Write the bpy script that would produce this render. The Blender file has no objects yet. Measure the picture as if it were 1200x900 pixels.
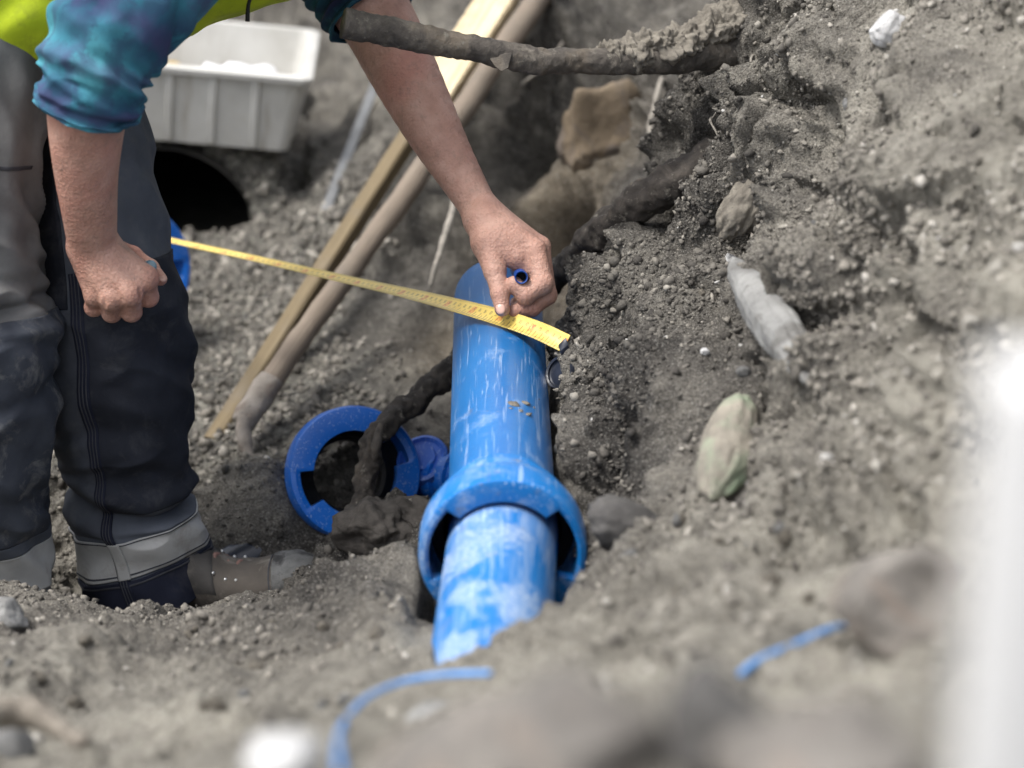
import bpy, bmesh, math, random
import numpy as np
from mathutils import Vector, Matrix, Euler

random.seed(7)
RNG = np.random.default_rng(7)
SC = bpy.context.scene
COL = SC.collection

# ------------------------------------------------------------------ camera
CAM_H = 1.3
PITCH = math.radians(22.0)
FPX = 85.0 / 36.0 * 1200.0
cam_d = bpy.data.cameras.new('camera')
cam = bpy.data.objects.new('camera', cam_d)
COL.objects.link(cam)
cam.location = (0, 0, CAM_H)
cam.rotation_euler = (math.radians(90) - PITCH, 0, 0)
cam_d.lens = 85.0
cam_d.sensor_width = 36.0
cam_d.clip_start = 0.05
cam_d.clip_end = 200.0
cam_d.dof.use_dof = True
cam_d.dof.focus_distance = 2.82
cam_d.dof.aperture_fstop = 3.1
cam_d.dof.aperture_blades = 9
SC.camera = cam

# ------------------------------------------------------------------ light
SUN_DIR = Vector((-0.42, -0.16, 0.88)).normalized()      # towards the sun
sun_el = math.asin(SUN_DIR.z)
sun_az = math.atan2(SUN_DIR.x, SUN_DIR.y)
W = bpy.data.worlds.new('World')
SC.world = W
W.use_nodes = True
wn = W.node_tree.nodes
wn.clear()
sky = wn.new('ShaderNodeTexSky')
sky.sky_type = 'NISHITA'
sky.sun_disc = False
sky.sun_elevation = sun_el
sky.sun_rotation = sun_az
sky.air_density = 1.0
sky.dust_density = 4.0
sky.ozone_density = 1.0
hs = wn.new('ShaderNodeHueSaturation')
hs.inputs['Saturation'].default_value = 0.35
bg = wn.new('ShaderNodeBackground')
bg.inputs['Strength'].default_value = 0.13
wo = wn.new('ShaderNodeOutputWorld')
W.node_tree.links.new(sky.outputs[0], hs.inputs['Color'])
W.node_tree.links.new(hs.outputs[0], bg.inputs['Color'])
W.node_tree.links.new(bg.outputs[0], wo.inputs['Surface'])
sun_d = bpy.data.lights.new('sun', 'SUN')
sun_d.energy = 1.5
sun_d.angle = math.radians(16)
sun_d.color = (1.0, 0.965, 0.91)
sun = bpy.data.objects.new('sun', sun_d)
COL.objects.link(sun)
sun.location = SUN_DIR * 10
sun.rotation_euler = SUN_DIR.to_track_quat('Z', 'Y').to_euler()
SC.view_settings.view_transform = 'Standard'
SC.view_settings.look = 'None'
SC.view_settings.gamma = 1.0
SC.view_settings.exposure = 1.10
SC.view_settings.use_curve_mapping = False

# ------------------------------------------------------------------ helpers
CP, SP = math.cos(PITCH), math.sin(PITCH)
def at(px, py, z):
    """world point seen at photograph pixel (px, py) at depth z metres"""
    X = (px - 600.0) / FPX * z
    Y = -(py - 450.0) / FPX * z
    return Vector((X, CP * z + SP * Y, CAM_H + CP * Y - SP * z))

def mesh_np(name, V, F, mat=None, parent=None, smooth=True, uv=None, attrs=None):
    V = np.asarray(V, dtype=np.float32)
    me = bpy.data.meshes.new(name)
    if isinstance(F, np.ndarray):
        n = F.shape[1]
        loops = F.reshape(-1).astype(np.int32)
        starts = np.arange(0, len(loops), n, dtype=np.int32)
        totals = np.full(len(F), n, dtype=np.int32)
    else:
        loops = np.array([i for f in F for i in f], dtype=np.int32)
        totals = np.array([len(f) for f in F], dtype=np.int32)
        starts = np.concatenate(([0], np.cumsum(totals)[:-1])).astype(np.int32)
    me.vertices.add(len(V))
    me.vertices.foreach_set('co', V.reshape(-1))
    me.loops.add(len(loops))
    me.loops.foreach_set('vertex_index', loops)
    me.polygons.add(len(totals))
    me.polygons.foreach_set('loop_start', starts)
    me.polygons.foreach_set('loop_total', totals)
    if uv is not None:
        l = me.uv_layers.new(name='UVMap')
        l.data.foreach_set('uv', np.asarray(uv, dtype=np.float32)[loops].reshape(-1))
    if attrs:
        for k, a in attrs.items():
            at_ = me.attributes.new(k, 'FLOAT', 'POINT')
            at_.data.foreach_set('value', np.asarray(a, dtype=np.float32))
    me.update(calc_edges=True)
    me.validate()
    if smooth:
        me.polygons.foreach_set('use_smooth', np.ones(len(me.polygons), dtype=bool))
    o = bpy.data.objects.new(name, me)
    COL.objects.link(o)
    if mat: me.materials.append(mat)
    if parent: o.parent = parent
    return o

def tag(o, label, cat, group=None):
    o['label'] = label
    o['category'] = cat
    if group: o['group'] = group
    return o

def empty(name, loc, label, cat, group=None):
    o = bpy.data.objects.new(name, None)
    COL.objects.link(o)
    o.empty_display_size = 0.05
    o.location = loc
    return tag(o, label, cat, group)

def adopt(o, root):
    """parent o to root keeping its world-space vertices in place"""
    o.parent = root
    o.matrix_parent_inverse = Matrix.Translation(-Vector(root.location)) if root.type == 'EMPTY' else Matrix.Identity(4)
    return o

# --- noise
def _hash(ix, iy, iz, seed):
    h = (ix.astype(np.uint32) * np.uint32(0x8da6b343)) ^ (iy.astype(np.uint32) * np.uint32(0xd8163841)) ^ (iz.astype(np.uint32) * np.uint32(0xcb1ab31f))
    h = h + np.uint32((seed * 0x9e3779b1) & 0xffffffff)
    h ^= h >> np.uint32(16); h *= np.uint32(0x7feb352d)
    h ^= h >> np.uint32(15); h *= np.uint32(0x846ca68b)
    h ^= h >> np.uint32(16)
    return h

def perlin(p, scale, seed=0):
    q = np.asarray(p, dtype=np.float32) / np.float32(scale)
    i0 = np.floor(q)
    f = q - i0
    i0 = i0.astype(np.int64)
    u = f * f * f * (f * (f * 6 - 15) + 10)
    res = 0
    for dx in (0, 1):
        wx = u[:, 0] if dx else 1 - u[:, 0]
        for dy in (0, 1):
            wy = u[:, 1] if dy else 1 - u[:, 1]
            for dz in (0, 1):
                wz = u[:, 2] if dz else 1 - u[:, 2]
                h = _hash(i0[:, 0] + dx, i0[:, 1] + dy, i0[:, 2] + dz, seed)
                gx = (h & np.uint32(1023)).astype(np.float32) / 511.5 - 1
                gy = ((h >> np.uint32(10)) & np.uint32(1023)).astype(np.float32) / 511.5 - 1
                gz = ((h >> np.uint32(20)) & np.uint32(1023)).astype(np.float32) / 511.5 - 1
                res = res + wx * wy * wz * (gx * (f[:, 0] - dx) + gy * (f[:, 1] - dy) + gz * (f[:, 2] - dz))
    return res * 1.3

def worley(p, scale, seed=0):
    q = np.asarray(p, dtype=np.float32) / np.float32(scale)
    i0 = np.floor(q)
    f = q - i0
    i0 = i0.astype(np.int64)
    best = np.full(len(q), 9.0, dtype=np.float32)
    for dx in (-1, 0, 1):
        for dy in (-1, 0, 1):
            for dz in (-1, 0, 1):
                h = _hash(i0[:, 0] + dx, i0[:, 1] + dy, i0[:, 2] + dz, seed)
                a = dx + (h & np.uint32(1023)).astype(np.float32) / 1023 - f[:, 0]
                b = dy + ((h >> np.uint32(10)) & np.uint32(1023)).astype(np.float32) / 1023 - f[:, 1]
                c = dz + ((h >> np.uint32(20)) & np.uint32(1023)).astype(np.float32) / 1023 - f[:, 2]
                best = np.minimum(best, a * a + b * b + c * c)
    return np.sqrt(best)

def sstep(a, b, x):
    t = np.clip((x - a) / (b - a), 0, 1)
    return t * t * (3 - 2 * t)

# --- materials
def S(r, g, b):
    f = lambda c: (c / 255 / 12.92) if c / 255 <= 0.04045 else ((c / 255 + 0.055) / 1.055) ** 2.4
    return (f(r), f(g), f(b), 1)

class MT:
    """small node-material builder"""
    def __init__(s, name, rough=0.8, spec=0.3):
        s.m = bpy.data.materials.new(name)
        s.m.use_nodes = True
        s.t = s.m.node_tree
        s.b = s.t.nodes['Principled BSDF']
        s.b.inputs['Roughness'].default_value = rough
        s.b.inputs['Specular IOR Level'].default_value = spec
        s.tc = s.t.nodes.new('ShaderNodeTexCoord')
        s.h = None
    def n(s, k, **kw):
        x = s.t.nodes.new(k)
        for a, v in kw.items(): setattr(x, a, v)
        return x
    def l(s, a, b): s.t.links.new(a, b)
    def coord(s, scale=(1, 1, 1), kind='Object', rot=(0, 0, 0)):
        m = s.n('ShaderNodeMapping')
        m.inputs['Scale'].default_value = scale
        m.inputs['Rotation'].default_value = rot
        s.l(s.tc.outputs[kind], m.inputs['Vector'])
        return m.outputs[0]
    def noise(s, scale, detail=4, rough=0.6, vec=None, dist=0.0):
        x = s.n('ShaderNodeTexNoise')
        x.inputs['Scale'].default_value = scale
        x.inputs['Detail'].default_value = detail
        x.inputs['Roughness'].default_value = rough
        x.inputs['Distortion'].default_value = dist
        s.l(vec if vec is not None else s.tc.outputs['Object'], x.inputs['Vector'])
        return x.outputs['Fac']
    def voro(s, scale, vec=None, out='Distance'):
        x = s.n('ShaderNodeTexVoronoi')
        x.inputs['Scale'].default_value = scale
        s.l(vec if vec is not None else s.tc.outputs['Object'], x.inputs['Vector'])
        return x.outputs[out]
    def ramp(s, fac, stops):
        r = s.n('ShaderNodeValToRGB')
        e = r.color_ramp.elements
        while len(e) > 1: e.remove(e[-1])
        e[0].position = stops[0][0]; e[0].color = stops[0][1]
        for p, c in stops[1:]:
            k = e.new(p); k.color = c
        s.l(fac, r.inputs[0])
        return r.outputs[0]
    def mask(s, fac, a, b):
        r = s.n('ShaderNodeMapRange')
        r.inputs['From Min'].default_value = a
        r.inputs['From Max'].default_value = b
        s.l(fac, r.inputs['Value'])
        return r.outputs[0]
    def mix(s, fac, a, b, blend='MIX'):
        x = s.n('ShaderNodeMix', data_type='RGBA', blend_type=blend)
        for inp, v in ((x.inputs['Factor'], fac), (x.inputs['A'], a), (x.inputs['B'], b)):
            if hasattr(v, 'links'): s.l(v, inp)
            else: inp.default_value = v
        return x.outputs['Result']
    def math(s, op, a, b=0.0):
        x = s.n('ShaderNodeMath', operation=op)
        for inp, v in ((x.inputs[0], a), (x.inputs[1], b)):
            if hasattr(v, 'links'): s.l(v, inp)
            else: inp.default_value = v
        return x.outputs[0]
    def attr(s, name):
        x = s.n('ShaderNodeAttribute', attribute_name=name)
        return x.outputs['Fac']
    def color(s, c):
        if hasattr(c, 'links'): s.l(c, s.b.inputs['Base Color'])
        else: s.b.inputs['Base Color'].default_value = c
    def rough(s, r):
        if hasattr(r, 'links'): s.l(r, s.b.inputs['Roughness'])
        else: s.b.inputs['Roughness'].default_value = r
    def bump(s, fac, dist, strength=1.0):
        x = s.n('ShaderNodeBump')
        x.inputs['Distance'].default_value = dist
        x.inputs['Strength'].default_value = strength
        s.l(fac, x.inputs['Height'])
        if s.h is not None: s.l(s.h, x.inputs['Normal'])
        s.h = x.outputs[0]
        s.l(s.h, s.b.inputs['Normal'])

M = {}
def mk_soil():
    a = MT('soil', 0.95, 0.15)
    tone = a.attr('tone'); gravel = a.attr('gravel'); tan = a.attr('tan')
    n1 = a.noise(9, 6, 0.65)
    n2 = a.noise(60, 5, 0.7)
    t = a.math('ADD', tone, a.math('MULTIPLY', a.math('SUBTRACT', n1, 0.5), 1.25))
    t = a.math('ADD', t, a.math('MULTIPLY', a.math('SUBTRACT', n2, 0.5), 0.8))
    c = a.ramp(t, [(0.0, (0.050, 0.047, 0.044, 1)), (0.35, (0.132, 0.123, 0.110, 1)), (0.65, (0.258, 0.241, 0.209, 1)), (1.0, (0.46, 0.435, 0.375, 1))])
    ct = a.ramp(t, [(0.0, (0.06, 0.045, 0.03, 1)), (0.5, (0.19, 0.145, 0.09, 1)), (1.0, (0.32, 0.25, 0.16, 1))])
    c = a.mix(tan, c, ct)
    vc = a.voro(130, out='Color')
    sep = a.n('ShaderNodeSeparateColor'); a.l(vc, sep.inputs[0])
    cg = a.ramp(sep.outputs[0], [(0.0, (0.06, 0.06, 0.058, 1)), (0.45, (0.15, 0.145, 0.13, 1)), (0.8, (0.27, 0.26, 0.22, 1)), (1.0, (0.42, 0.41, 0.36, 1))])
    c = a.mix(a.math('MULTIPLY', gravel, 0.8), c, cg)
    n3 = a.noise(330, 4, 0.75)
    c = a.mix(a.math('MULTIPLY', a.mask(n3, 0.55, 0.66), .8), c, (0.40, 0.385, 0.35, 1))
    c = a.mix(a.math('MULTIPLY', a.mask(n3, 0.46, 0.36), .8), c, (0.045, 0.042, 0.04, 1))
    a.color(c)
    a.bump(a.noise(170, 6, 0.8), 0.006, 1.0)
    a.bump(a.voro(420), 0.0025, 0.9)
    return a.m
M['soil'] = mk_soil()

def mk_crumb():
    a = MT('soil_crumbs', 0.95, 0.15)
    v = a.attr('tone')
    c = a.ramp(v, [(0.0, (0.058, 0.054, 0.050, 1)), (0.4, (0.148, 0.138, 0.123, 1)), (0.75, (0.275, 0.256, 0.224, 1)), (0.95, (0.42, 0.395, 0.35, 1)), (1.0, (0.58, 0.57, 0.55, 1))])
    a.color(c)
    a.bump(a.noise(500, 4, 0.7), 0.002, 0.9)
    return a.m
M['crumb'] = mk_crumb()

def mk_stone(name, c1, c2, c3=None, rough=0.8, scale=18, spec=0.3, edge=(0.5, 0.6)):
    a = MT(name, rough, spec)
    n = a.noise(scale, 7, 0.65)
    c = a.ramp(n, [(0.3, c1), (0.68, c2)])
    if c3 is not None:
        c = a.mix(a.mask(a.noise(scale * 0.6, 4, 0.6, dist=0.6), *edge), c, c3)
    c = a.mix(a.mask(a.noise(scale * 14, 3, 0.7), 0.62, 0.7), c, (0.05, 0.05, 0.05, 1))
    a.color(c)
    a.bump(a.noise(scale * 5, 6, 0.7), 0.003, 0.8)
    return a.m
M['stone_grey'] = mk_stone('grey_stone', (0.12, 0.12, 0.12, 1), (0.25, 0.25, 0.245, 1))
M['stone_pale'] = mk_stone('pale_stone', (0.15, 0.15, 0.147, 1), (0.31, 0.31, 0.30, 1), (0.13, 0.127, 0.12, 1))
M['stone_white'] = mk_stone('white_stone', (0.36, 0.36, 0.36, 1), (0.56, 0.56, 0.56, 1))
M['stone_green'] = mk_stone('green_stone', (0.13, 0.118, 0.10, 1), (0.34, 0.31, 0.255, 1), (0.24, 0.31, 0.21, 1), scale=15, edge=(0.48, 0.66))
M['stone_dark'] = mk_stone('dark_stone', (0.045, 0.043, 0.042, 1), (0.12, 0.115, 0.11, 1))
M['stone_tan'] = mk_stone('tan_stone', (0.12, 0.092, 0.062, 1), (0.22, 0.172, 0.12, 1), (0.12, 0.10, 0.085, 1))
M['stone_brown'] = mk_stone('brown_stone', (0.10, 0.092, 0.084, 1), (0.24, 0.222, 0.20, 1), (0.20, 0.165, 0.14, 1))
M['clod'] = mk_stone('soil_clod', (0.12, 0.108, 0.092, 1), (0.26, 0.238, 0.20, 1), scale=40, rough=0.95, spec=0.1)
M['clod_dark'] = mk_stone('dark_clod', (0.04, 0.037, 0.034, 1), (0.11, 0.1, 0.09, 1), scale=40, rough=0.95, spec=0.1)

def mk_blue(name, dust=0.35, base=(0.010, 0.185, 0.52, 1), dark=(0.007, 0.135, 0.42, 1), rough=0.28, streak=True, bias=0.0, mud=.62):
    a = MT(name, rough, 0.5)
    big = a.noise(7, 5, 0.6)
    c = a.ramp(big, [(0.3, dark), (0.7, base)])
    vs = a.coord((26, 2.2, 26))
    st = a.noise(1.6, 6, 0.65, vec=vs, dist=0.4)
    m1 = a.mask(st, 0.60 - bias, 0.74 - bias)
    patch = a.noise(13, 6, 0.7, dist=0.5)
    m2 = a.mask(patch, 0.56 - bias, 0.66 - bias)
    sm = a.noise(240, 4, 0.7)
    m2 = a.math('MULTIPLY', m2, a.mask(sm, 0.3, 0.65))
    f = a.math('MAXIMUM', a.math('MULTIPLY', m1, 0.55 if streak else 0.0), m2)
    f = a.math('MINIMUM', a.math('MULTIPLY', f, dust * 2.2), 0.92)
    c = a.mix(f, c, (0.33, 0.42, 0.56, 1))
    # fine scratches across and along
    sc1 = a.noise(1.0, 2, 0.5, vec=a.coord((300, 9, 300), rot=(0, 0, 0.25)), dist=1.2)
    c = a.mix(a.math('MULTIPLY', a.mask(sc1, 0.61, 0.68), 0.5), c, (0.42, 0.55, 0.75, 1))
    dirt = a.noise(30, 6, 0.75)
    c = a.mix(a.math('MULTIPLY', a.mask(dirt, mud, mud + .12), 0.45 if mud > .6 else .7), c, (0.19, 0.172, 0.145, 1))
    a.color(c)
    a.rough(a.math('ADD', a.math('MULTIPLY', f, 0.5), rough))
    a.bump(a.noise(90, 4, 0.6), 0.0006, 0.6)
    return a.m
M['blue'] = mk_blue('blue_coating', 0.27, bias=-0.02)
M['blue_dusty'] = mk_blue('dusty_blue_coating', 0.48, rough=0.45, bias=0.10, streak=True, mud=.59)
M['blue_rim'] = mk_blue('worn_blue_coating', 0.36, rough=0.33, bias=0.05, mud=.58)
M['blue_new'] = mk_blue('new_blue_coating', 0.07, base=(0.008, 0.155, 0.66, 1), dark=(0.006, 0.12, 0.52, 1), rough=0.3, bias=-0.03)
M['blue_lav'] = mk_blue('pale_blue_coating', 0.16, base=(0.05, 0.15, 0.62, 1), dark=(0.03, 0.12, 0.5, 1), rough=0.4)

def plain(name, c, rough=0.6, spec=0.4, nscale=30, var=0.25, bump=0.0, metal=0.0):
    a = MT(name, rough, spec)
    n = a.noise(nscale, 5, 0.65)
    lo = tuple(x * (1 - var) for x in c[:3]) + (1,)
    hi = tuple(min(1, x * (1 + var)) for x in c[:3]) + (1,)
    a.color(a.ramp(n, [(0.3, lo), (0.7, hi)]))
    a.b.inputs['Metallic'].default_value = metal
    if bump: a.bump(a.noise(nscale * 4, 4, 0.6), bump, 0.8)
    return a.m
M['rubber'] = plain('black_rubber', (0.012, 0.012, 0.013), 0.55, 0.3, 60, 0.4, 0.001)
M['navy_plastic'] = plain('navy_plastic', (0.018, 0.022, 0.035), 0.3, 0.5, 40, 0.5, 0.0005)
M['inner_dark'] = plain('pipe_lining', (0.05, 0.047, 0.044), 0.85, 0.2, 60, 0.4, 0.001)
M['cable'] = plain('blue_cable', (0.10, 0.28, 0.62), 0.4, 0.4, 30, 0.15)
M['post'] = plain('white_post', (0.62, 0.62, 0.62), 0.5, 0.4, 8, 0.04)
M['tunnel'] = plain('tunnel_concrete', (0.06, 0.058, 0.054), 0.95, 0.1, 20, 0.4, 0.003)
M['metal'] = plain('galvanised_steel', (0.17, 0.175, 0.18), 0.6, 0.5, 14, 0.3, 0.0005, 0.25)
M['eyelet'] = plain('steel_eyelet', (0.6, 0.6, 0.58), 0.3, 0.5, 30, 0.1, 0, 0.8)

# ------------------------------------------------------------------ terrain
PX = [  # photograph pixel and estimated depth of the soil surface
 (0,700,2.70),(120,722,2.76),(200,736,2.80),(300,700,2.82),(430,690,2.62),(470,720,2.40),(490,650,2.55),
 (100,760,2.35),(300,760,2.38),(450,770,2.20),(0,800,2.15),(200,800,2.18),(400,810,2.05),(200,900,1.92),(0,900,1.92),(400,880,1.85),
 (505,802,2.03),(560,776,2.06),(610,746,2.09),(655,716,2.12),(720,688,2.15),(600,800,1.90),(700,770,1.86),(760,735,1.93),(820,700,2.0),
 (800,640,2.22),(900,700,1.95),(900,620,2.12),(930,757,1.80),(1000,740,1.78),(740,640,2.36),
 (664,520,2.66),(672,445,2.80),(700,480,2.70),(720,450,2.76),(690,400,2.86),(700,355,2.92),(780,293,2.93),(826,245,2.95),(838,110,2.95),(836,60,2.96),(848,5,2.98),(832,165,2.96),(870,-60,3.0),
 (900,250,2.72),(900,100,2.80),(800,400,2.67),(850,500,2.48),(760,550,2.52),(950,400,2.42),(1000,150,2.58),(1000,30,2.68),
 (1100,150,2.38),(1100,300,2.28),(1190,30,2.40),(1190,300,2.12),(1050,480,2.22),(1000,600,2.08),(1100,600,1.95),(1190,600,1.80),(1080,700,1.75),
 (800,250,3.46),(820,150,3.5),(820,30,3.7),(690,330,3.50),(700,170,3.66),(600,100,3.85),(480,150,4.0),(450,330,3.65),(700,20,3.98),
 (560,200,3.78),(640,250,3.62),(760,240,3.45),(530,330,3.58),(480,460,3.40),(440,520,3.22),(330,450,3.42),(400,300,3.80),(350,210,4.2),(320,280,4.02),
 (440,60,4.55),(400,10,4.8),(600,40,4.1),(560,5,4.35),(250,400,3.62),(230,275,4.1),(270,560,3.16),(330,608,3.08),(400,632,3.05),(480,595,3.12),(370,590,3.16),(100,400,3.62),(100,560,3.12),
 (395,655,2.93),(370,690,2.86),
]
CW = [  # world control points out of view or under things
 (0.0,2.22,.13),(0.0,2.5,.10),(0.0,2.8,.07),(-.10,2.35,.13),(-.12,2.6,.04),(-.12,2.85,-.01),(0,3.05,.03),(.06,3.1,.08),(.12,3.1,.15),
 (-.35,2.74,-.055),(-.55,2.74,-.06),(-.8,2.75,-.05),(-.42,2.78,-.06),(-.45,2.92,-.05),(-.25,2.74,-.04),
 (.27,3.18,.25),(.4,3.2,.38),(.55,3.0,.75),(.6,2.6,.92),(.7,2.0,1.15),(.55,3.6,.6),(.9,3.6,.9),(.5,4.4,.7),(0.2,4.6,.6),(-.3,5.2,.5),
 (0,1.25,.55),(.15,1.2,.575),(.16,1.42,.49),(.28,1.25,.60),(0,1.45,.47),(-.12,1.45,.46),(-.25,1.25,.50),(-.6,1.3,.46),(.05,.9,.755),(.15,.88,.775),(.25,.85,.79),(-.08,.92,.69),(-.25,.92,.64),(.2,.7,.77),(-.4,.8,.64),(.5,1.3,.75),(.5,.8,.82),(.45,1.7,.78),
 (0,.3,.72),(-.6,.3,.7),(.6,.3,.9),(-1.2,.5,.66),(-1.2,1.4,.5),(-1.1,2.0,.3),(-1.1,2.7,.05),(-1.2,3.3,.02),(-1.1,3.9,.02),(-.8,3.5,.0),
 (-1.8,1,.7),(-1.8,2.2,.6),(-1.8,3.4,.5),(-1.6,4.5,.5),(-.9,4.4,.05),(-.6,4.5,.06),(-.9,5.2,.4),
 (1.2,.5,1.0),(1.2,2,1.35),(1.2,3.2,1.2),(1.2,4.5,1.0),(0,6,.9),(-1.5,6,.9),(1.2,6,1.1),
 (-4,0,.8),(-4,4,.8),(-4,9,1.0),(4,0,1.3),(4,4,1.4),(4,9,1.3),(0,10,1.2),(0,-1.5,.75),(-2,-1.5,.75),(2,-1.5,1.1),
]
ctrl = np.array([tuple(at(*p)) for p in PX] + CW, dtype=np.float64)
def phi(d2): return -np.sqrt(d2 + 0.05 ** 2)
_A = ctrl[:, :2]
_n = len(_A)
_d2 = ((_A[:, None] - _A[None]) ** 2).sum(-1)
_K = np.zeros((_n + 3, _n + 3))
_K[:_n, :_n] = phi(_d2) - np.eye(_n) * 0.004
_K[:_n, _n] = 1; _K[:_n, _n + 1:] = _A
_K[_n, :_n] = 1; _K[_n + 1:, :_n] = _A.T
_w = np.linalg.solve(_K, np.concatenate((ctrl[:, 2], [0, 0, 0])))
TX, TY, TR = -0.586, 3.90, 0.150       # culvert mouth
def base_h(x, y):
    x = np.asarray(x, dtype=np.float64); y = np.asarray(y, dtype=np.float64)
    h = np.full(x.shape, _w[_n]) + _w[_n + 1] * x + _w[_n + 2] * y
    for i in range(_n):
        h += _w[i] * phi((x - _A[i, 0]) ** 2 + (y - _A[i, 1]) ** 2)
    # the trench dug round the pipe joint
    hwd = .050 + (.042 - .014 * (x < 0)) * sstep(2.33, 2.25, y) * sstep(2.08, 2.14, y) + .036 * (x < 0) * sstep(2.25, 2.33, y)
    inx = sstep(hwd + .014, hwd - .008, np.abs(x + .008))
    edge = 1.800 + (x + .068) * 0.87
    iny = sstep(0.0, 0.05, y - edge) * sstep(3.0, 2.93, y)
    k = inx * iny
    h = h * (1 - k) + np.minimum(h, .125 + .06 * sstep(2.12, 2.04, y)) * k
    # the step over the culvert
    mk = sstep(-.36, -.42, x) * sstep(TY - .03, TY + .03, y) * sstep(5.2, 4.8, y)
    h = h * (1 - mk) + np.maximum(h, .165 - .25 * (x + .6)) * mk
    return h

def axis(segs):
    a = []
    for s, e, st in segs:
        n = max(1, int(round((e - s) / st)))
        a.append(np.linspace(s, e, n, endpoint=False))
    return np.concatenate(a + [[segs[-1][1]]])
gx = axis([(-6, -1.4, .12), (-1.4, -.75, .012), (-.75, .05, .0042), (.05, .40, .00135), (.40, .62, .005), (.62, 1.2, .02), (1.2, 6, .15)])
gy = axis([(-2, .5, .08), (.5, 1.6, .007), (1.6, 1.95, .0038), (1.95, 2.98, .0026), (2.98, 4.0, .0055), (4.0, 4.7, .009), (4.7, 6, .04), (6, 12, .2)])
GX, GY = np.meshgrid(gx, gy)
H = base_h(GX, GY)
dHy, dHx = np.gradient(H, gy, gx)
NZ = 1 / np.sqrt(1 + dHx ** 2 + dHy ** 2)
NRM = np.stack((-dHx * NZ, -dHy * NZ, NZ), -1).reshape(-1, 3).astype(np.float32)
POS = np.stack((GX, GY, H), -1).reshape(-1, 3).astype(np.float32)

def zones(P):
    x, y, z = P[:, 0], P[:, 1], P[:, 2]
    jit = perlin(P, .12, 31) * .12
    gravel = sstep(2.86, 3.02, y + jit) * sstep(-.13, -.30, x + jit + (y - 3.2) * .12) * sstep(4.1, 3.9, y)
    gravel = np.maximum(gravel, sstep(-.52, -.58, x + jit) * sstep(2.75, 2.85, y + jit) * sstep(4.2, 4.0, y))
    bank = sstep(.05, .12, x) * sstep(3.1, 2.95, y)
    tan = sstep(.0, .12, .14 - np.hypot((x + .02) * .6, (y - 3.25))) * .5 + sstep(0, .1, .12 - np.hypot((x - .06) * .6, (y - 3.45) * .6)) * .55
    dark_tone = np.exp(-((x + .16) / .13) ** 2 - ((y - 2.5) / .40) ** 2) * 1.0  # damp soil left of the pipe
    dark_tone += np.exp(-((x - .12) / .05) ** 2 - ((y - 2.35) / .16) ** 2) * .9  # darker patch right of the socket
    dark_tone += np.exp(-((x - .25) / .14) ** 2 - ((y - 3.2) / .16) ** 2) * .7  # darker behind the bank corner
    dark_tone += np.exp(-((x + .02) / .16) ** 2 - ((y - 3.5) / .3) ** 2) * .2
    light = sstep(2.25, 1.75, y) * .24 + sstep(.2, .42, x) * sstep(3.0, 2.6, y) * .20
    dark_tone += .55 * sstep(.06, .10, x) * sstep(.34, .22, x) * sstep(2.15, 2.4, y) * sstep(3.2, 3.0, y)  # darker, damp strip of the bank face
    dark_tone += .40 * sstep(3.15, 3.35, y) * sstep(-.3, -.1, x + (3.6 - y) * .3)  # back wall darker overall
    dark_tone += .30 * perlin(P, .14, 33) + .18 * perlin(P, .05, 34)
    tone = np.clip(.53 + light - dark_tone * .42, 0.05, 1)
    return gravel, bank, tan, np.clip(tone, 0, 1)
gravel, bank, tan, tone = zones(POS)
Q = POS.copy()
D = perlin(Q, .22, 1) * .022 + perlin(Q, .09, 2) * (.026 + .014 * bank) + (.5 - np.abs(perlin(Q, .13, 62)) * 2) * .022 * bank
rough_amt = (0.45 + .95 * sstep(-.25, .25, perlin(Q, .16, 9)))
lump = (1 - np.abs(perlin(Q, .045, 3)) * 2)
D2 = lump * .0065 + perlin(Q, .022, 4) * .0095
wq = Q + .006 * perlin(Q, .02, 12)[:, None]
w1 = worley(wq, .034, 5)
D2 += np.clip(.55 - w1, 0, 1) * .034 * sstep(-.10, .30, perlin(Q, .10, 15))
w2 = worley(wq + 3.1, .0125, 25)
D2 += np.clip(.6 - w2, 0, 1) * .0085 * sstep(-.25, .25, perlin(Q, .06, 16))
D2 += perlin(Q, .0095, 6) * .0042 + perlin(Q, .0048, 7) * .0026
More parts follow.
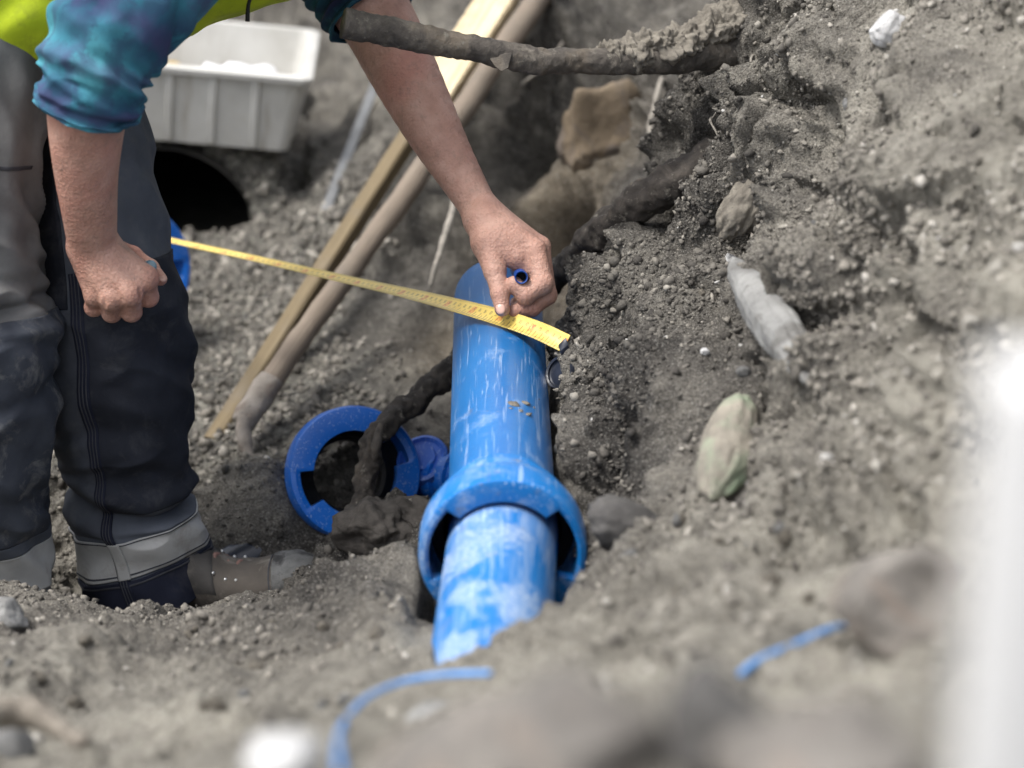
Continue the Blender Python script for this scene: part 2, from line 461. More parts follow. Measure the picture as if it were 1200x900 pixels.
# bulges and hollows of the cut face
def put_base(px, py):
    d = at(px, py, 1) - Vector((0, 0, CAM_H)); k = 1.4
    while k < 4.4:
        p = Vector((0, 0, CAM_H)) + d * k
        i = min(max(np.searchsorted(gx, p.x), 0), len(gx) - 1); j = min(max(np.searchsorted(gy, p.y), 0), len(gy) - 1)
        if p.z <= H[j, i]: return p
        k += .01
    return None
for (px, py, r_, a_) in [(960, 310, .07, .030), (1035, 285, .030, -.045), (858, 292, .026, -.030), (760, 430, .06, .018), (705, 560, .035, -.030), (1010, 640, .05, -.035),
        (1110, 240, .07, .030), (1030, 110, .026, -.035), (1035, 165, .022, -.030), (856, 120, .022, -.030), (940, 110, .055, .020), (890, 575, .022, -.035), (905, 470, .03, -.025),
        (985, 250, .022, -.030), (1060, 420, .05, .022), (800, 330, .05, .018), (845, 420, .025, -.018), (870, 640, .03, -.025), (1150, 480, .05, -.03), (1090, 90, .05, .025), (780, 600, .03, .02),
        (940, 230, .03, .02), (1180, 160, .04, -.03), (900, 20, .03, -.02), (960, 60, .03, .02),
        (650, 262, .055, -.06), (600, 290, .05, -.04), (690, 60, .08, .035), (540, 170, .06, .03), (480, 260, .06, .03), (615, 170, .045, -.045), (740, 90, .05, -.03), (560, 330, .04, .02), (520, 400, .04, -.02),
        (915, 330, .020, -.02), (1075, 330, .03, -.035), (1010, 380, .022, -.03), (960, 560, .03, -.03), (1130, 560, .04, -.03), (735, 500, .03, -.02), (800, 480, .03, .018), (875, 200, .02, -.025), (970, 170, .02, -.025)]:
    c_ = put_base(px, py)
    if c_ is None: continue
    e_ = Q + (perlin(Q, .035, 61) * .014)[:, None] - np.array(c_, dtype=np.float32)
    D = D + a_ * 1.5 * np.exp(-(e_ ** 2).sum(1) / r_ ** 2)
wb = worley(Q * np.array([1, 1, .8], dtype=np.float32) + (perlin(Q, .06, 71) * .03)[:, None], .085, 72)
D = D + (.5 - wb) * .068 * bank * sstep(-.2, .2, perlin(Q, .2, 73))
# small overhanging ledges where clods fell out
led = perlin(Q * np.array([1, 1, 1.8], dtype=np.float32), .11, 44)
D2 -= sstep(.12, .20, led) * .020 * (.35 + .65 * bank)
# cracks in the drying bank
cr = np.abs(perlin(Q * np.array([1.0, 1.0, .55], dtype=np.float32), .085, 22))
D2 -= sstep(.055, .0, cr) * .030 * sstep(.14, .22, Q[:, 0]) * sstep(2.9, 2.7, Q[:, 1]) * sstep(1.8, 2.0, Q[:, 1]) * sstep(-.15, .1, perlin(Q, .15, 23))
wg = worley(Q, .012, 8)
D2 = D2 * (1 - .55 * gravel) + gravel * np.clip(.7 - wg, 0, 1) * .009
calm = 1 - .85 * np.exp(-((Q[:, 0] + .08) / .10) ** 2 - ((Q[:, 1] - 1.58) / .13) ** 2) - .85 * np.exp(-((Q[:, 0] - .20) / .07) ** 2 - ((Q[:, 1] - 1.62) / .10) ** 2) - .8 * np.exp(-((Q[:, 0] - .0) / .10) ** 2 - ((Q[:, 1] - 1.87) / .09) ** 2) - .75 * np.exp(-((Q[:, 0] + .42) / .22) ** 2 - ((Q[:, 1] - 2.62) / .20) ** 2)
rough_amt = rough_amt * (1 + .8 * sstep(3.35, 3.6, Q[:, 1])) * (1 - .5 * sstep(2.98, 3.1, Q[:, 1]) * sstep(3.5, 3.35, Q[:, 1]))
D = D * (1 - .6 * gravel) * np.clip(calm, 0, 1) * (1 + .9 * sstep(3.35, 3.6, Q[:, 1])) + D2 * rough_amt * (.4 + .6 * np.clip(calm, 0, 1))
# keep the pipe joint clear
hwv = .058 + .030 * sstep(2.33, 2.25, Q[:, 1]) * sstep(2.06, 2.12, Q[:, 1]) + .02 * (Q[:, 0] < 0)
clear = sstep(hwv + .02, hwv, np.abs(Q[:, 0] + .008)) * sstep(1.80, 1.86, Q[:, 1] - (Q[:, 0] + .068) * .87) * sstep(2.98, 2.92, Q[:, 1])
D = np.where(clear > 0, D * (1 - .8 * clear), D)
VT = POS + NRM * D[:, None].astype(np.float32)
nx, ny = len(gx), len(gy)
idx = np.arange(nx * ny).reshape(ny, nx)
FT = np.stack((idx[:-1, :-1], idx[:-1, 1:], idx[1:, 1:], idx[1:, :-1]), -1).reshape(-1, 4)
# culvert mouth: open the step below the arch
cx = VT[FT].mean(1)
arch2 = TR ** 2 - (cx[:, 0] - TX) ** 2
keep = ~((arch2 > 0) & (cx[:, 1] > TY - .028) & (cx[:, 1] < TY + .06) & (cx[:, 2] < np.sqrt(np.maximum(arch2, 0)) + .005))
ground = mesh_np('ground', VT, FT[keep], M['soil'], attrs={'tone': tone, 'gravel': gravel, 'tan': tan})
ground['kind'] = 'structure'
print('terrain', len(VT), keep.sum())

def ground_z(x, y):
    """height of the finished soil surface by nearest grid vertex"""
    i = np.clip(np.searchsorted(gx, x), 0, nx - 1); j = np.clip(np.searchsorted(gy, y), 0, ny - 1)
    return float(VT[j * nx + i, 2])

# culvert tube running back from the mouth
ang = np.linspace(0, math.pi, 25)
tv = []; tf = []
ys = [TY - .02, TY + .15, TY + .5, TY + .95]
prof = [(TX + math.cos(t) * (TR + .004), math.sin(t) * (TR + .004)) for t in ang] + [(TX - TR - .004, -.06), (TX + TR + .004, -.06)]
k = len(prof)
for y in ys: tv += [(a, y, b) for a, b in prof]
for r in range(len(ys) - 1):
    for i in range(k): tf.append((r * k + i, r * k + (i + 1) % k, (r + 1) * k + (i + 1) % k, (r + 1) * k + i))
tf.append(tuple(range((len(ys) - 1) * k, len(ys) * k)))
tun = tag(mesh_np('culvert', tv, tf, M['tunnel']), 'dark round culvert opening in the gravel under the plastic crate', 'culvert')

# ---- crumbs and gravel lying on the surface (uncountable)
ICO_V = None
def ico(sub):
    bm = bmesh.new(); bmesh.ops.create_icosphere(bm, subdivisions=sub, radius=1)
    v = np.array([x.co[:] for x in bm.verts], dtype=np.float32)
    f = np.array([[q.index for q in p.verts] for p in bm.faces], dtype=np.int32)
    bm.free()
    return v, f
def rand_rot(n):
    q = RNG.normal(size=(n, 4)); q /= np.linalg.norm(q, axis=1)[:, None]
    w, x, y, z = q.T
    return np.stack((1 - 2 * (y * y + z * z), 2 * (x * y - z * w), 2 * (x * z + y * w),
                     2 * (x * y + z * w), 1 - 2 * (x * x + z * z), 2 * (y * z - x * w),
                     2 * (x * z - y * w), 2 * (y * z + x * w), 1 - 2 * (x * x + y * y)), -1).reshape(n, 3, 3).astype(np.float32)
cell = np.abs(np.cross(VT[FT[:, 1]] - VT[FT[:, 0]], VT[FT[:, 3]] - VT[FT[:, 0]]))
AREA = np.linalg.norm(cell, axis=1)
def scatter(name, n, weight, rfun, mat, tonefun, squash=.75):
    w = weight * AREA[keep_idx]
    pick = keep_idx[RNG.choice(len(keep_idx), n, p=w / w.sum())]
    a, b = RNG.random((2, n, 1)).astype(np.float32)
    c = VT[FT[pick]]
    p = c[:, 0] + (c[:, 1] - c[:, 0]) * a + (c[:, 3] - c[:, 0]) * b
    nr = NRM[FT[pick, 0]]
    r = rfun(n, p).astype(np.float32)
    v, f = ico(1)
    v = v[None] * (1 + RNG.normal(0, .27, (n, len(v), 1)).astype(np.float32))
    v = v * (np.array([1, .85, squash], dtype=np.float32) * (1 + RNG.normal(0, .24, (n, 1, 3)).astype(np.float32)))
    v = np.einsum('nij,nkj->nki', rand_rot(n), v) * r[:, None, None]
    v = v + (p + nr * (r * .25)[:, None])[:, None]
    nv = v.shape[1]
    F = f[None] + (np.arange(n) * nv)[:, None, None]
    t = np.repeat(tonefun(n, p), nv)
    o = mesh_np(name, v.reshape(-1, 3), F.reshape(-1, 3), mat, smooth=False, attrs={'tone': t})
    o['kind'] = 'stuff'
    return o
keep_idx = np.nonzero(keep)[0]
cz = cx[keep_idx]
inview = (cz[:, 1] > 1.2) & (cz[:, 1] < 4.3) & (np.abs(cz[:, 0]) < .27 * cz[:, 1] + .03)
fg_, fb_, ft_, ftone = [a[FT[keep_idx, 0]] for a in (gravel, bank, tan, tone)]
patch = sstep(-.15, .4, perlin(cz, .12, 41)) + .15
clr = clear[FT[keep_idx, 0]]
wt_crumb = inview * (1 - fg_) * patch * (.3 + 1.4 * fb_ + 1.0 * (cz[:, 1] > 1.9) * (cz[:, 1] < 2.95)) * (1 - clr) * (cz[:, 1] < 3.4)
def r_crumb(n, p): return np.clip(np.exp(RNG.normal(math.log(.0019), .52, n)), .0009, .0068)
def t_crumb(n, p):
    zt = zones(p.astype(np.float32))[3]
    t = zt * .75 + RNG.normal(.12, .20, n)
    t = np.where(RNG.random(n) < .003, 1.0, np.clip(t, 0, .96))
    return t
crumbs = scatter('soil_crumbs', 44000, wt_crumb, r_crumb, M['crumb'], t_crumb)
wt_grav = inview * fg_ * (cz[:, 1] > 2.6)
gravel_o = scatter('gravel', 13000, wt_grav, lambda n, p: np.clip(np.exp(RNG.normal(math.log(.0040), .40, n)), .0018, .010), M['crumb'],
                   lambda n, p: np.clip(RNG.normal(.58, .20, n), 0, .93), .7)
crumbs['label'] = 'loose crumbs of grey soil lying over the trench bank'; crumbs['category'] = 'soil'
gravel_o['label'] = 'grey gravel spread over the trench floor'; gravel_o['category'] = 'gravel'

# ------------------------------------------------------------------ shape builders
def catmull(P, n):
    P = np.asarray(P, dtype=np.float64)
    Q = np.vstack((2 * P[0] - P[1], P, 2 * P[-1] - P[-2]))
    m = len(P) - 1
    t = np.linspace(0, m, n); i = np.minimum(t.astype(int), m - 1); f = (t - i)[:, None]
    p0, p1, p2, p3 = Q[i], Q[i + 1], Q[i + 2], Q[i + 3]
    return .5 * (2 * p1 + (p2 - p0) * f + (2 * p0 - 5 * p1 + 4 * p2 - p3) * f ** 2 + (3 * p1 - p0 - 3 * p2 + p3) * f ** 3)

FWD = np.array([0, CP, -SP])
class Tube:
    """a tube along a path; angle 0 is one side, 90 degrees faces -ref"""
    def __init__(s, pts, rad, nring, nseg, ref=FWD, disp=None):
        s.C = catmull([tuple(p) for p in pts], nring)
        rad = np.array([r if hasattr(r, '__len__') else (r, r) for r in rad], dtype=np.float64)
        s.R = np.stack([np.interp(np.linspace(0, len(rad) - 1, nring), np.arange(len(rad)), catmull(np.c_[rad, rad[:, :1]], len(rad))[:, j]) for j in (0, 1)], -1)
        rr = catmull(np.c_[rad, rad[:, :1]], nring); s.R = rr[:, :2]
        T = np.gradient(s.C, axis=0); T /= np.linalg.norm(T, axis=1)[:, None]
        Dv = ref[None] - T * (T @ ref)[:, None]; Dv /= np.linalg.norm(Dv, axis=1)[:, None]
        s.T = T; s.B = -Dv; s.S = np.cross(T, Dv)
        s.nr, s.ns = nring, nseg; s.disp = disp
    def surf(s, u, th, off=0.0):
        """points for arrays u in 0..1 and th in radians"""
        u = np.asarray(u, dtype=np.float64); th = np.asarray(th, dtype=np.float64)
        k = u * (s.nr - 1); i = np.clip(k.astype(int), 0, s.nr - 2); f = (k - i)[..., None]
        L = lambda A: A[i] * (1 - f) + A[i + 1] * f
        C, R, SS, BB = L(s.C), L(s.R), L(s.S), L(s.B)
        c, sn = np.cos(th)[..., None], np.sin(th)[..., None]
        d = off + (s.disp(u, th, C + SS * c * R[..., :1] + BB * sn * R[..., 1:]) if s.disp else 0.0)
        return C + SS * c * (R[..., :1] + np.asarray(d)[..., None]) + BB * sn * (R[..., 1:] + np.asarray(d)[..., None])
    def patch(s, name, u0, u1, a0, a1, nu, na, mat, parent=None, off=0.0, caps=(False, False), uvs=(1, 1), thick=0.0):
        full = abs(abs(a1 - a0) - 2 * math.pi) < 1e-6
        U, A = np.meshgrid(np.linspace(u0, u1, nu), np.linspace(a0, a1, na, endpoint=not full), indexing='ij')
        V = s.surf(U.ravel(), A.ravel(), off).reshape(-1, 3)
        idx = np.arange(nu * na).reshape(nu, na)
        nxt = np.roll(idx, -1, 1) if full else idx
        a_, b_ = (idx, nxt) if full else (idx[:, :-1], idx[:, 1:])
        F = [tuple(q) for q in np.stack((a_[:-1], b_[:-1], b_[1:], a_[1:]), -1).reshape(-1, 4)]
        uv = np.stack((A.ravel() / (2 * math.pi) * uvs[0], U.ravel() * uvs[1]), -1)
        V = list(map(tuple, V)); uv = list(map(tuple, uv))
        if thick:
            n0 = len(V)
            V2 = s.surf(U.ravel(), A.ravel(), off - thick).reshape(-1, 3)
            V += list(map(tuple, V2)); uv += uv
            F += [tuple(n0 + i for i in reversed(f)) for f in F]
            if full:
                for row in (0, nu - 1):
                    for j in range(na):
                        p, q = idx[row, j], idx[row, (j + 1) % na]
                        F.append((q, p, p + n0, q + n0) if row == 0 else (p, q, q + n0, p + n0))
            else:
                ring = list(idx[0]) + list(idx[1:, -1]) + list(idx[-1, -2::-1]) + list(idx[-2:0:-1, 0])
                for j in range(len(ring)):
                    p, q = ring[j], ring[(j + 1) % len(ring)]
                    F.append((q, p, p + n0, q + n0))
        for k_, c in enumerate(caps):
            if c:
                row = idx[0] if k_ == 0 else idx[-1]
                ctr = np.mean([V[i] for i in row], axis=0)
                n0 = len(V); V.append(tuple(ctr)); uv.append(uv[row[0]])
                for j in range(na):
                    p, q = row[j], row[(j + 1) % na]
                    F.append((q, p, n0) if k_ == 0 else (p, q, n0))
        o = mesh_np(name, V, F, mat, uv=np.array(uv))
        if parent is not None: adopt(o, parent)
        return o

def revolve(name, prof, center, axis_dir, mat, parent=None, nseg=72, roll=0.0, rfun=None, up=Vector((0, 0, 1))):
    """prof: list of (r, t) or (r, t, key); rfun(key, angle)->r for notched lips"""
    ax = Vector(axis_dir).normalized()
    x = up.cross(ax).normalized(); y = ax.cross(x)
    V = []; F = []
    n = len(prof)
    for i in range(nseg):
        a = 2 * math.pi * i / nseg + roll
        d = x * math.sin(a) + y * math.cos(a)
        for p in prof:
            r = p[0] if len(p) < 3 or rfun is None else rfun(p[2], math.atan2(math.sin(a - roll), math.cos(a - roll)))
            V.append(tuple(Vector(center) + d * r + ax * p[1]))
    for i in range(nseg):
        j = (i + 1) % nseg
        for k in range(n - 1):
            F.append((i * n + k, j * n + k, j * n + k + 1, i * n + k + 1))
    o = mesh_np(name, V, F, mat)
    bm = bmesh.new(); bm.from_mesh(o.data)
    bmesh.ops.remove_doubles(bm, verts=bm.verts, dist=1e-6)
    bmesh.ops.recalc_face_normals(bm, faces=bm.faces)
    bm.to_mesh(o.data); bm.free()
    o.data.set_sharp_from_angle(angle=math.radians(35))
    if parent is not None: adopt(o, parent)
    return o

def stone(name, loc, size, mat, seed, rot=(0, 0, 0), sub=4, amp=.22, fine=.06, parent=None, facets=0):
    v, f = ico(sub)
    if facets:
        r_ = np.random.default_rng(seed)
        for _ in range(facets):
            n_ = r_.normal(size=3); n_ /= np.linalg.norm(n_); c_ = r_.uniform(.55, .82)
            e_ = np.maximum(v @ n_ - c_, 0)
            v = (v - (e_ * .9)[:, None] * n_).astype(np.float32)
    p = v + seed * 3.7
    d = perlin(p, .9, seed) * amp + perlin(p, .35, seed + 1) * fine * 1.4 + perlin(p, .14, seed + 2) * fine * .6
    w = v * (1 + d[:, None])
    w = w * np.array(size, dtype=np.float32)
    w = w @ np.array(Euler(rot).to_matrix()).T
    o = mesh_np(name, w, f, mat)
    o.location = loc
    if parent is not None:
        o.parent = parent
        if parent.type == 'EMPTY': o.location = Vector(loc) - Vector(parent.location)
    return o

def blocky(name, V, F, mat, parent=None, bevel=0.002, segs=2):
    me = bpy.data.meshes.new(name)
    me.from_pydata([tuple(v) for v in V], [], F)
    bm = bmesh.new(); bm.from_mesh(me)
    bmesh.ops.recalc_face_normals(bm, faces=bm.faces)
    if bevel: bmesh.ops.bevel(bm, geom=list(bm.edges), offset=bevel, segments=segs, affect='EDGES', profile=.6)
    bm.to_mesh(me); bm.free()
    o = bpy.data.objects.new(name, me); COL.objects.link(o)
    me.materials.append(mat)
    me.polygons.foreach_set('use_smooth', np.ones(len(me.polygons), dtype=bool))
    me.set_sharp_from_angle(angle=math.radians(40))
    if parent is not None: adopt(o, parent)
    return o
BOXF = [(0, 1, 2, 3), (7, 6, 5, 4), (0, 4, 5, 1), (1, 5, 6, 2), (2, 6, 7, 3), (3, 7, 4, 0)]
def beam(name, p0, p1, w, t, side, mat, parent=None, bevel=.003):
    p0, p1 = Vector(p0), Vector(p1)
    d = (p1 - p0).normalized()
    s = (Vector(side) - d * d.dot(Vector(side))).normalized(); n = d.cross(s)
    V = []
    for p in (p0, p1):
        for a, b in ((-1, -1), (1, -1), (1, 1), (-1, 1)): V.append(p + s * a * w / 2 + n * b * t / 2)
    return blocky(name, V, BOXF, mat, parent, bevel)

# ------------------------------------------------------------------ blue pipes
PR = 0.056
PC = 0.240
root = empty('blue_pipe', (-.014, 2.55, PC), 'long blue coated pipe with a wide notched socket, tape measure across its top', 'pipe')
A0 = Vector((-.009, 2.165, PC)); A1 = Vector((-.018, 2.915, PC))
axd = (A0 - A1).normalized()
Lp = (A0 - A1).length
def notch(key, a):
    deg = abs(math.degrees(a))
    inn = 46 < deg < 112
    return {'in': .0745 if inn else .0600}[key]
# profile measured back from the face (t = distance along axis from the face, negative is behind)
prof_body = [(.0455, -.14), (.0455, -Lp), (.0535, -Lp), (PR, -Lp + .004), (PR, -.125), (.0585, -.112), (.064, -.094), (.0715, -.070), (.0795, -.052), (.0835, -.044), (.0843, -.036), (.0843, -.006), (.0825, 0.0), (.078, .0015), (.0600, -.0005, 'in'), (.0600, -.014, 'in'), (.0748, -.0145), (.0748, -.075), (.0600, -.082), (.0600, -.12), (.0455, -.12), (.0455, -.14)]
pb = revolve('pipe_body', prof_body[:6] + prof_body[0:0], A0, axd, M['blue'], root)
prof_bell = prof_body[4:20]
prof_bell[0] = (PR + .0003, -.128)
revolve('socket', prof_bell, A0, axd, M['blue_rim'], root, nseg=144, rfun=notch)
revolve('gasket', [(.0565, -.075), (.061, -.062), (.070, -.060), (.0746, -.066)], A0, axd, M['rubber'], root)
# dried mud stuck on the pipe
for i, (px, py, s) in enumerate([(602, 474, .0052), (614, 472, .0048), (617, 486, .0042), (609, 482, .003), (624, 478, .0022), (598, 479, .002), (630, 468, .002)]):
    d = (at(px, py, 1) - Vector((0, 0, CAM_H)))
    # meet the pipe surface
    X = d.x; lo, hi = 2.3, 2.9
    for _ in range(30):
        m_ = (lo + hi) / 2; p = Vector((0, 0, CAM_H)) + d * m_
        r = math.hypot(p.x + .0145, p.z - PC)
        if r > PR: lo = m_
        else: hi = m_
    stone('mud_spot', p, (s * 1.3, s * 1.5, s * .5), M['clod'], 300 + i, (0, .25, i), 2, .4, .2, parent=root)

froot = empty('blue_pipe', (-.02, 1.95, PC), 'dusty scratched blue pipe end pushed into the notched socket, half buried in sand', 'pipe')
B0 = Vector((-.008, 2.24, PC - .001)); B1 = Vector((-.045, 1.35, PC - .004))
axf = (B0 - B1).normalized(); Lf = (B0 - B1).length
revolve('pipe_body', [(.046, 0), (.052, 0), (.055, -.006), (.0555, -.012), (.0555, -Lf), (.046, -Lf), (.046, 0)], B0, axf, M['blue_dusty'], froot)

# loose socket fitting lying on the ground
def socket_fitting(C, axis_dir, label, k=1.0, roll=0.0, mat=None, length=.13):
    mat = mat or M['blue_new']
    e = empty('pipe_fitting', C, label, 'pipe fitting')
    rim = [(.0600, -.014, 'in'), (.0600, -.001, 'in'), (.078, .0015), (.0835, 0), (.086, -.006), (.086, -.030), (.0815, -.036), (.0800, -.055), (.072, -.070), (.066, -.085), (.066, -length), (.056, -length), (.056, -.075), (.0752, -.06), (.0752, -.0145), (.0600, -.014, 'in')]
    rim = [tuple([p[0] * k, p[1] * k] + list(p[2:])) for p in rim]
    def rf(key, a):
        dg = math.degrees(a)
        return (.0715 if (-98 < dg < -60 or 74 < dg < 108) else .0540) * k
    revolve('socket', rim, C, axis_dir, mat, e, nseg=144, roll=roll, rfun=rf)
    revolve('gasket', [(.0440 * k, -.060 * k), (.0450 * k, -.048 * k), (.050 * k, -.044 * k), (.058 * k, -.050 * k), (.0745 * k, -.056 * k), (.0745 * k, -.066 * k), (.0440 * k, -.066 * k), (.0440 * k, -.060 * k)], C, axis_dir, M['rubber'], e)
    ax = Vector(axis_dir).normalized()
    revolve('lining', [(.0520 * k, -length * k * .97), (.0545 * k, -length * k * .97), (.0545 * k, -.063 * k)], C, axis_dir, M['inner_dark'], e)
    return e
fc = at(417, 554, 3.07)
socket_fitting(fc, (.28, -.85, .42), 'bright blue open pipe socket with black seal lying behind a root', roll=-.38, k=1.0)
fc2 = at(172, 312, 3.50)
socket_fitting(fc2, (.75, -.6, .25), 'blue pipe fitting on the gravel behind the trouser legs', roll=.4)

# small capped fitting right behind
c3 = at(498, 543, 3.13)
e3 = empty('pipe_fitting', c3, 'small blue capped fitting with ribbed collar between socket and pipe', 'pipe fitting')
ax3 = Vector((-.25, -.55, .78)).normalized()
revolve('cap', [(0, .016), (.018, .0155), (.0195, .012), (.026, .012), (.030, .016), (.034, .014), (.0355, .006), (.034, -.01), (.031, -.06), (0, -.06)], c3, ax3, M['blue_lav'], e3, nseg=48)
c4 = at(530, 560, 3.12)
ax4 = Vector((.82, -.5, .2)).normalized()
revolve('collar', [(0, .03), (.026, .03), (.030, .026), (.030, .016), (.026, .014), (.026, .008), (.032, .006), (.032, -.006), (.026, -.008), (.026, -.014), (.032, -.016), (.032, -.03), (.022, -.036), (0, -.036)], c4, ax4, M['blue_new'], e3, nseg=48)

# dark duct end poking out of the bank beside the pipe
dp = at(655, 436, 2.79)
ed = empty('duct_stub', dp, 'dark navy plastic duct end sticking out of soil beside the pipe', 'duct')
revolve('duct_wall', [(.0165, .0), (.0190, .001), (.0205, -.002), (.0205, -.075), (.0165, -.075), (.0165, 0)], dp, (-.55, -.50, .42), M['navy_plastic'], ed, nseg=40)
revolve('plug', [(0, -.0045), (.0150, -.004), (.0163, -.003)], dp, (-.55, -.50, .42), M['navy_plastic'], ed, nseg=40)

# ------------------------------------------------------------------ roots
def mk_bark(name, c1, c2, c3):
    a = MT(name, 0.85, 0.2)
    n = a.noise(30, 7, 0.7, dist=.5)
    c = a.ramp(n, [(0.3, c1), (0.55, c2), (0.75, c3)])
    c = a.mix(a.mask(a.noise(8, 4, 0.6), .55, .68), c, (0.20, 0.165, 0.125, 1))
    c = a.mix(a.mask(a.noise(90, 5, 0.7), .58, .68), c, (0.20, 0.185, 0.155, 1))
    a.color(c)
    a.bump(a.noise(70, 6, 0.75), .004, .9)
    a.bump(a.noise(400, 3, 0.7), .001, .8)
    return a.m
M['bark'] = mk_bark('root_bark', (0.04, 0.036, 0.034, 1), (0.11, 0.098, 0.085, 1), (0.24, 0.215, 0.18, 1))
M['bark_dark'] = mk_bark('muddy_root_bark', (0.03, 0.027, 0.025, 1), (0.065, 0.057, 0.05, 1), (0.12, 0.105, 0.09, 1))
M['pale_root'] = plain('pale_root', (0.26, 0.24, 0.21), 0.85, 0.2, 60, 0.35, .001)
def rdisp(seed, a1=.003, a2=.0015, s1=.03, s2=.009):
    def f(u, th, C):
        q = np.asarray(C).reshape(-1, 3)
        return (perlin(q, s1, seed) * a1 * 2 + perlin(q, s2, seed + 1) * a2 * 2).reshape(np.shape(u))
    return f
def root_tube(name, pts, rad, label, mat, nring=220, nseg=36, seed=1, cat='root', a1=.003, a2=.0015, group=None):
    pts = [at(*p) for p in pts]
    t = Tube(pts, rad, nring, nseg, disp=rdisp(seed, a1, a2))
    o = t.patch(name, 0, 1, 0, 2 * math.pi, nring, nseg, mat, caps=(True, True))
    return tag(o, label, cat, group), t
rb = empty('tree_root', at(850, 66, 2.93), 'thick muddy root jutting out of the bank across the forearm', 'root')
pts = [(402, 27, 2.78), (440, 34, 2.79), (500, 47, 2.80), (560, 57, 2.81), (600, 66, 2.82), (660, 72, 2.84), (720, 72, 2.86), (790, 68, 2.89), (850, 62, 2.93), (900, 55, 3.0)]
t1 = Tube([at(*p) for p in pts], [.0165, .0175, .0165, .0160, .0165, .0155, .0160, .018, .020, .022], 300, 44, disp=rdisp(11, .0022, .0010, .035, .008))
t1.patch('root_stem', 0, 1, 0, 2 * math.pi, 300, 44, M['bark'], rb, caps=(True, True))
# soil caked on the root
def clump_tube(name, pts, rad, seed, mat, parent, a1=.007, a2=.0036, nr=300, ns=130):
    f1 = rdisp(seed, a1, a2, .024, .0068); f2 = rdisp(seed + 7, .0035, .0016, .012, .0035)
    t = Tube([at(*p) for p in pts], rad, nr, ns, disp=lambda u, th, C: f1(u, th, C) + f2(u, th, C))
    return t.patch(name, 0, 1, 0, 2 * math.pi, nr, ns, mat, parent, caps=(True, True))
clump_tube('soil_clump', [(684, 68, 2.86), (704, 64, 2.862), (740, 61, 2.868), (785, 56, 2.885), (825, 46, 2.915), (870, 30, 2.97), (920, 20, 3.05)], [.004, .012, .018, .021, .026, .034, .04], 51, M['clod'], rb)
# torn bark flake under the root
fl = [at(572, 66, 2.80), at(600, 62, 2.80), at(596, 80, 2.797), at(588, 84, 2.795), at(580, 78, 2.795)]
fv = [tuple(p) for p in fl] + [tuple(p + Vector((0, .004, 0))) for p in fl]
blocky('bark_flake', fv, [(0, 1, 2, 3, 4), (9, 8, 7, 6, 5)] + [(i, 5 + i, 5 + (i + 1) % 5, (i + 1) % 5) for i in range(5)], M['bark'], rb, .0008, 1)

low = empty('tree_root', at(424, 596, 3.03), 'muddy bent root running behind the pipe down to the open blue socket', 'root')
pts = [(880, 175, 2.96), (830, 195, 2.94), (775, 222, 2.945), (725, 256, 2.975), (688, 290, 3.03), (650, 324, 3.11), (600, 370, 3.18), (545, 418, 3.15), (500, 458, 3.10), (462, 488, 3.06), (441, 510, 3.03), (432, 545, 3.02), (425, 580, 3.01), (418, 620, 3.0)]
t2 = Tube([at(*p) for p in pts], [.034, .029, .0245, .0215, .0195, .018,   .018, .0170, .0160, .015, .0145, .0145, .016, .020], 360, 40, disp=rdisp(21, .0042, .0022, .03, .009))
t2.patch('root_stem', 0, 1, 0, 2 * math.pi, 360, 40, M['bark_dark'], low, caps=(True, True))
kn = Tube([at(446, 497, 3.005), at(441, 520, 2.995), at(439, 540, 3.0)], [.003, .006, .003], 24, 14, disp=rdisp(5, .001, .0006))
kn.patch('torn_knot', 0, 1, 0, 2 * math.pi, 24, 14, M['bark'], low, caps=(True, True))
for i, (pp, r, lab) in enumerate([
    ([(776, 92, 3.55), (768, 120, 3.53), (762, 150, 3.52), (765, 175, 3.5), (760, 205, 3.45)], .0042, 'thin pale root hanging down the back wall of the trench'),
    ([(534, 232, 3.5), (526, 262, 3.45), (514, 300, 3.4), (504, 335, 3.38)], .0045, 'straight pale root strand behind the reaching wrist'),
    ([(716, 270, 3.3), (712, 295, 3.3), (714, 320, 3.3), (706, 345, 3.28)], .0032, 'fine wiry root dangling below the thick bent root'),
    ([(760, 255, 3.15), (750, 285, 3.2), (735, 305, 3.25), (716, 316, 3.28)], .002, 'fine dark rootlet curling under the thick bent root'),
    ([(668, 40, 3.8), (640, 75, 3.7), (610, 100, 3.7)], .003, 'short pale rootlet on the back wall above the boards')]):
    root_tube('rootlet', pp, [r * 1.1] + [r] * (len(pp) - 2) + [r * .6], lab, M['pale_root'] if 'pale' in lab else M['bark'], 60, 10, 60 + i, a1=.0012, a2=.0006)

rr_ = random.Random(17)
for i in range(9):
    bx_, by_ = rr_.choice([(842, 100), (835, 150), (830, 215), (800, 275), (870, 60), (905, 140), (770, 300), (860, 200), (725, 330)])
    bx_ += rr_.uniform(-10, 14); by_ += rr_.uniform(-12, 12); z_ = 2.90
    dx_ = rr_.uniform(-26, 8); L_ = rr_.uniform(24, 60)
    pp = [(bx_ + 14, by_ - 6, z_ + .05), (bx_, by_, z_), (bx_ + dx_ * .5 + rr_.uniform(-6, 6), by_ + L_ * .5, z_ - .012), (bx_ + dx_, by_ + L_, z_ - .004)]
    root_tube('rootlet', pp, [.0013, .0012, .0009, .0005], 'hair thin rootlet hanging from the edge of the bank', M['pale_root'], 30, 6, 400 + i, a1=.0004, a2=.0002, group='hair roots on the bank edge')
